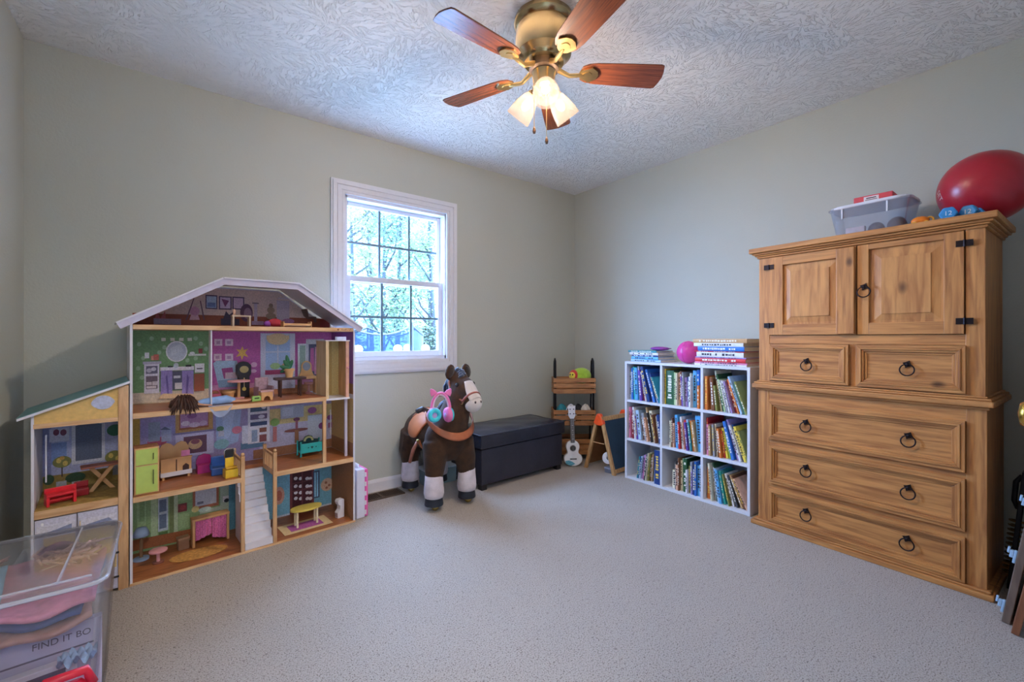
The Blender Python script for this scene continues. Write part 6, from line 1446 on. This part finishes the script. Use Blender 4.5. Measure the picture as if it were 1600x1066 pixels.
bx('rug', mat('dcc498', 0.9, var=0.1), t, (-0.125, 0.125, -0.072, 0.072, 0, 0.0012), bevel=0); bx('rug_centre', mat('a8589a', 0.9, var=0.2, scale=80), t, (-0.085, 0.085, -0.045, 0.045, 0.0012, 0.0018), bevel=0)
t = dt('toy_oval_table', 'yellow oval toy table on purple rug', 'toy table', 0.748, 0.120, Z0+0.0012, 0)
MB().prism([(0.082*math.cos(a*math.pi/14), 0.045*math.sin(a*math.pi/14)) for a in range(28)], 0.088, 0.099, 'z').build('table_top', mat('d8c45c', 0.4, var=0.05), t)
for sx in (-0.052, 0.052):
    for sy in (-0.02, 0.02): MB().cyl((sx, sy, 0.001), (sx, sy, 0.089), 0.006, n=8).build('leg', mat('dcd0b0', 0.5), t)
t = dt('toy_arcade', 'white wavy toy cabinet by the right dollhouse wall', 'toy cabinet', 0.925, 0.095, Z0, 12)
MB().prism([(-0.02, 0), (0.02, 0), (0.02, 0.1), (0.012, 0.108), (-0.016, 0.108), (-0.022, 0.095), (-0.018, 0.082), (-0.006, 0.07), (-0.008, 0.05), (-0.022, 0.034)], -0.016, 0.016, 'y', X((0, 0, 0), 0, 0, 0)).build('cabinet', M_DWHITE, t, bevel=0.002)
boxes((-0.0225, -0.02, -0.012, 0.012, 0.006, 0.03)).build('cabinet_slot', mat('9a8a94', 0.5), t)
# wing
t = dt('toy_cross_table', 'tan cross legged picnic table in the garage wing', 'toy table', -0.088, 0.165, ZA, 4)
bx('table_top', mat('a8604c', 0.45), t, (-0.066, 0.066, -0.03, 0.03, 0.105, 0.113), bevel=0.002)
for s_, y in ((1, -0.012), (-1, 0.004)): MB().prism([(-0.045*s_, 0), (-0.028*s_, 0), (0.045*s_, 0.105), (0.028*s_, 0.105)], y, y+0.01, 'y').build('cross_leg', M_TAN, t)
t = dt('toy_red_bench', 'bright red plastic toy bench in the garage wing', 'toy bench', -0.205, 0.055, ZA, 12)
M_RD = mat('d8222c', 0.3, var=0.05)
bx('bench_top', M_RD, t, (-0.045, 0.04, -0.02, 0.025, 0.036, 0.046), bevel=0.002); bx('bench_back', M_RD, t, (-0.045, 0.048, 0.025, 0.031, 0.0, 0.062), bevel=0.002); bx('bench_end', M_RD, t, (-0.045, -0.036, -0.02, 0.025, 0, 0.036)); bx('bench_end', M_RD, t, (0.031, 0.04, -0.02, 0.025, 0, 0.036)); bx('bench_stretcher', M_RD, t, (-0.036, 0.031, -0.006, 0.004, 0.016, 0.024))
t = dt('toy_red_chair', 'dark red toy chair behind the red bench', 'toy chair', -0.150, 0.135, ZA, 5)
bx('seat', mat('a81c28', 0.35), t, (-0.022, 0.022, -0.02, 0.02, 0, 0.03), bevel=0.003); bx('seat_back', mat('a81c28', 0.35), t, (-0.022, 0.022, 0.014, 0.02, 0.03, 0.055), bevel=0.002)
# attic
t = dt('toy_attic_table', 'pale small table with bust at the attic front', 'toy table', 0.428, 0.10, ZG, 0)
bx('table_top', mat('c8b49c', 0.5), t, (-0.042, 0.042, -0.02, 0.02, 0.048, 0.055)); bx('leg', mat('c8b49c', 0.5), t, (-0.04, -0.032, -0.02, 0.02, 0, 0.048)); bx('leg', mat('c8b49c', 0.5), t, (0.032, 0.04, -0.02, 0.02, 0, 0.048))
MB().lathe([(0, 0.055), (0.008, 0.055), (0.004, 0.064), (0.008, 0.074), (0.006, 0.082), (0, 0.086)], 10, X((-0.032, -0.01, 0))).build('figurine', mat('d0a48c', 0.5), t, smooth=True)
t = dt('toy_bed_tray', 'long tan toy bed frame at the attic front', 'toy bed', 0.672, 0.035, ZG, 0)
bx('bed_rail', M_TAN, t, (-0.068, 0.068, -0.02, -0.014, 0.008, 0.018)); bx('bed_base', mat('e4ccb0', 0.5), t, (-0.066, 0.066, -0.014, 0.03, 0.004, 0.012))
for sx in (-0.07, 0.066): bx('bed_end', M_TAN, t, (sx, sx+0.005, -0.022, 0.032, 0, 0.028))
t = dt('toy_red_cushion', 'dark red bundle left of the attic bed frame', 'toy cushion', 0.585, 0.10, ZG, 0)
MB().ball((0, 0, 0.022), 0.035, 0.02, 0.022, 16, 8).build('cushion', mat('a02434', 0.8, var=0.2), t, smooth=True)
MB().ball((-0.035, 0.0, 0.016), 0.02, 0.015, 0.016, 12, 8).build('side_cushion', mat('7a3a8a', 0.8, var=0.2), t, smooth=True)

# ================================================================== folded pink case beside the dollhouse
pcse = thing('toy_case', 'white and pink upright toy case right of the dollhouse', 'toy case', (0.890, 2.575, 0), R(4.8))
bx('case_shell', mat('d4d2e2', 0.4, var=0.03), pcse, (-0.028, 0.022, 0.0, 0.17, 0.0, 0.285), bevel=0.005)
bx('case_cover', mat('e060a8', 0.4, var=0.05), pcse, (0.023, 0.042, 0.002, 0.168, 0.004, 0.28), bevel=0.004)
for z in (0.03, 0.085, 0.14, 0.195, 0.25): bx('case_clip', M_DWHITE, pcse, (0.020, 0.03, -0.004, 0.004, z-0.012, z+0.012), bevel=0.001)
MB().tube([(0.0, 0.04, 0.284), (0.0, 0.045, 0.302), (0.0, 0.11, 0.302), (0.0, 0.115, 0.284)], 0.006, 8).build('case_handle', M_DWHITE, pcse, smooth=True)

# ================================================================== clear bin of dress-up things in the left foreground
BX0, BX1, BY0, BY1, BZ = -0.512, -0.128, 1.495, 1.945, 0.45
cbn = thing('clear_bin', 'large clear plastic bin with clear lid in left foreground', 'storage bin', ((BX0+BX1)/2, (BY0+BY1)/2, 0), 0)
M_BIN = clear_plastic((0.96, 0.965, 0.985), 0.91, 0.1, 'bin_plastic', (0.6, 0.62, 0.7))
w_, d_ = BX1-BX0, BY1-BY0
tb2, rg2 = tapered_tub(w_-0.05, d_-0.05, w_, d_, BZ, 0.004, rad=0.03)
tb2.build('bin_body', M_BIN, cbn, smooth=True, auto=40)
MB().tube(rg2(w_+0.01, d_+0.01, BZ-0.004, 0.035), 0.006, 8, closed=True).build('bin_rim', clear_plastic((0.9, 0.92, 0.98), 0.55, 0.2, 'rim_plastic', (0.8, 0.82, 0.92)), cbn, smooth=True)
ld = MB().prism([(p[0], p[1]) for p in rg2(w_+0.012, d_+0.012, 0, 0.035)], BZ+0.001, BZ+0.004, 'z')
ld.build('bin_lid', M_BIN, cbn)
ldr = MB()
for q in (-0.36, -0.22, 0.28): ldr.box(q*w_-0.002, q*w_+0.002, -d_*0.44, d_*0.44, BZ+0.004, BZ+0.008)
ldr.box(-w_*0.44, w_*0.44, -d_*0.44, -d_*0.44+0.004, BZ+0.004, BZ+0.008)
ldr.build('lid_ribs', clear_plastic((0.95, 0.96, 1), 0.6, 0.15, 'rib_plastic', (0.8, 0.82, 0.9)), cbn)
cxb, cyb = (BX0+BX1)/2, (BY0+BY1)/2
def cloth(name, label, h, x, y, z, sx, sy, amp, ph, rz=0, thick=0.006, rough=0.8, cat='cloth'):
    m = MB().grid(lambda u, v: ((u-0.5)*sx, (v-0.5)*sy, amp*(math.sin(7*u+ph)*math.cos(5*v+ph*2)+0.6*math.sin(13*u+4*v+ph))), 22, 22)
    o = m.build(name, mat(h, rough, var=0.15, bump=0.3), None, (x, y, z), (0, 0, R(rz)), smooth=True)
    so = o.modifiers.new('thick', 'SOLIDIFY'); so.thickness = thick
    return tag(o, label, cat, 'things in the clear bin')
bd_ = MB().ball((0, 0, 0.155), 0.15, 0.15, 0.152, 26, 16).build('dress_up_bundle', mat('5a3a72', 0.8, var=0.4, scale=14, bump=0.6, bscale=18), None, (cxb, cyb+0.05, 0.006), smooth=True)
tag(bd_, 'dark purple bundle filling the clear bin', 'cloth', 'things in the clear bin')
cloth('folded_cloth', 'magenta cloth just above the game box in bin', '9a3a6c', cxb+0.01, cyb+0.05, 0.322, 0.28, 0.27, 0.007, 3.2, 0, 0.012)
cloth('folded_cloth', 'tan cloth folded across the clear bin', 'c0907c', cxb, cyb-0.01, 0.348, 0.31, 0.38, 0.013, 0.4, 3, 0.012)
cloth('folded_cloth', 'blue grey cloth layered inside the clear bin', '4a5a88', cxb+0.01, cyb, 0.376, 0.30, 0.36, 0.012, 1.9, -4, 0.014)
cloth('folded_cloth', 'dusty pink cloth arched under the bin lid', 'd88a9c', cxb+0.02, cyb-0.03, 0.398, 0.30, 0.36, 0.014, 2.2, 2, 0.009)
cloth('folded_cloth', 'light blue satin cloth at the bin left side', '7ab8d4', cxb-0.09, cyb-0.05, 0.418, 0.16, 0.30, 0.007, 0.9, 8, 0.006)
pg = MB().lathe([(0.034, -0.012), (0.05, -0.012), (0.052, 0), (0.05, 0.012), (0.034, 0.012), (0.034, -0.012)], 26, X((0, 0, 0), 60, 0, 20)).build('ring_toy', mat('8a5a78', 0.5), None, (cxb+0.07, cyb+0.10, 0.405), smooth=True); pg.data.update()
tag(pg, 'mauve ring toy under the clear bin lid', 'toy', 'things in the clear bin')
for i, (x, y, h, lb) in enumerate(((-0.12, 0.10, 'c08a84', 'rose wig tangle at left under bin lid'), (0.10, 0.06, 'd0a8a0', 'pale peach tangle at right under bin lid'))):
    m = MB(); r_ = random.Random(20+i)
    for k in range(40):
        p = Vector((r_.gauss(0, .028), r_.gauss(0, .028), r_.uniform(0, .02)))
        m.tube([p, p+Vector((r_.uniform(-.03, .03), r_.uniform(-.03, .03), r_.uniform(-.005, .014))), p+Vector((r_.uniform(-.05, .05), r_.uniform(-.05, .05), 0.0))], [0.004, 0.005, 0.002], 5)
    o = m.build('wig', mat(h, 0.7, var=0.3, scale=60), None, (cxb+x, cyb+y, 0.418), smooth=True); tag(o, lb, 'wig', 'things in the clear bin')
gbx = thing('board_game_box', 'pale lilac board game box inside clear bin front', 'game box', (-0.262, 1.562, 0.118), R(4))
Mg = X((0, 0, 0), -10)
MB().box(-0.125, 0.125, -0.02, 0.02, 0.0, 0.20, Mg).build('carton', mat('b6b0c8', 0.5, var=0.04), gbx, bevel=0.002)
letters('FIND IT BO', 0.021, gbx, 'box_title', mat('3a3448', 0.5), Mg @ X((0.052, -0.0206, 0.172), 90, 0, 0))
MB().box(-0.06, 0.11, -0.0206, -0.02, 0.142, 0.146, Mg).box(-0.09, 0.08, -0.0206, -0.02, 0.11, 0.122, Mg).build('box_print', mat('5a5468', 0.5), gbx)
wbx = thing('puzzle_box', 'white flat puzzle box in front of lilac game box', 'box', (-0.30, 1.535, 0.128), R(6))
MB().box(-0.12, 0.12, -0.012, 0.012, 0, 0.125).build('carton', mat('dcd8e2', 0.5, var=0.03), wbx, bevel=0.002)
MB().box(-0.1, 0.115, -0.0125, -0.012, 0.085, 0.089).box(0.02, 0.10, -0.0125, -0.012, 0.097, 0.112).box(-0.11, -0.075, -0.0125, -0.012, 0.075, 0.085).box(0.04, 0.06, -0.0125, -0.012, 0.055, 0.075).box(0.07, 0.09, -0.0125, -0.012, 0.055, 0.075).build('box_print', mat('3c3450', 0.5), wbx)
tis = MB().grid(lambda u, v: (0.07*(u-.5), 0.05*(v-.5), 0.012+0.014*math.sin(15*u+3*v)*math.cos(12*v)), 16, 12).build('tissue_paper', mat('9ab8d8', 0.6, var=0.1), None, (-0.178, 1.530, 0.25), smooth=True)
tag(tis, 'crumpled pale blue tissue at bin front corner', 'paper')
# things standing in front of the bin
rc = thing('toy_handbag', 'red and pink toy case standing in front of clear bin', 'toy case', (-0.262, 1.38, 0), R(3))
boxes((-0.13, 0.13, -0.05, 0.05, 0, 0.265)).build('case_body', mat('e07aa4', 0.4, var=0.05), rc, bevel=0.02, seg=3)
MB().tube([(-0.132, 0, 0.01), (-0.132, 0, 0.235), (-0.105, 0, 0.27), (0.105, 0, 0.27), (0.132, 0, 0.235), (0.132, 0, 0.01)], 0.013, 10).build('red_trim', mat('cc2038', 0.35, var=0.05), rc, smooth=True)
MB().tube([(0.04, 0, 0.275), (0.05, 0, 0.298), (0.115, 0, 0.298), (0.126, 0, 0.262)], 0.010, 8).build('case_handle', mat('cc2038', 0.35), rc, smooth=True)
pp = thing('purple_carrier', 'purple plastic toy carrier at the left frame edge', 'toy carrier', (-0.405, 1.395, 0), R(-8))
boxes((-0.07, 0.055, -0.06, 0.06, 0, 0.30)).build('carrier_body', mat('7a3cc0', 0.3, var=0.05), pp, bevel=0.012, seg=3)
MB().tube([(0.03, -0.05, 0.29), (0.035, -0.045, 0.355), (0.03, 0.0, 0.375), (0.03, 0.05, 0.35), (0.03, 0.055, 0.29)], 0.011, 10).build('carrier_handle', mat('8a4cd0', 0.3), pp, smooth=True)
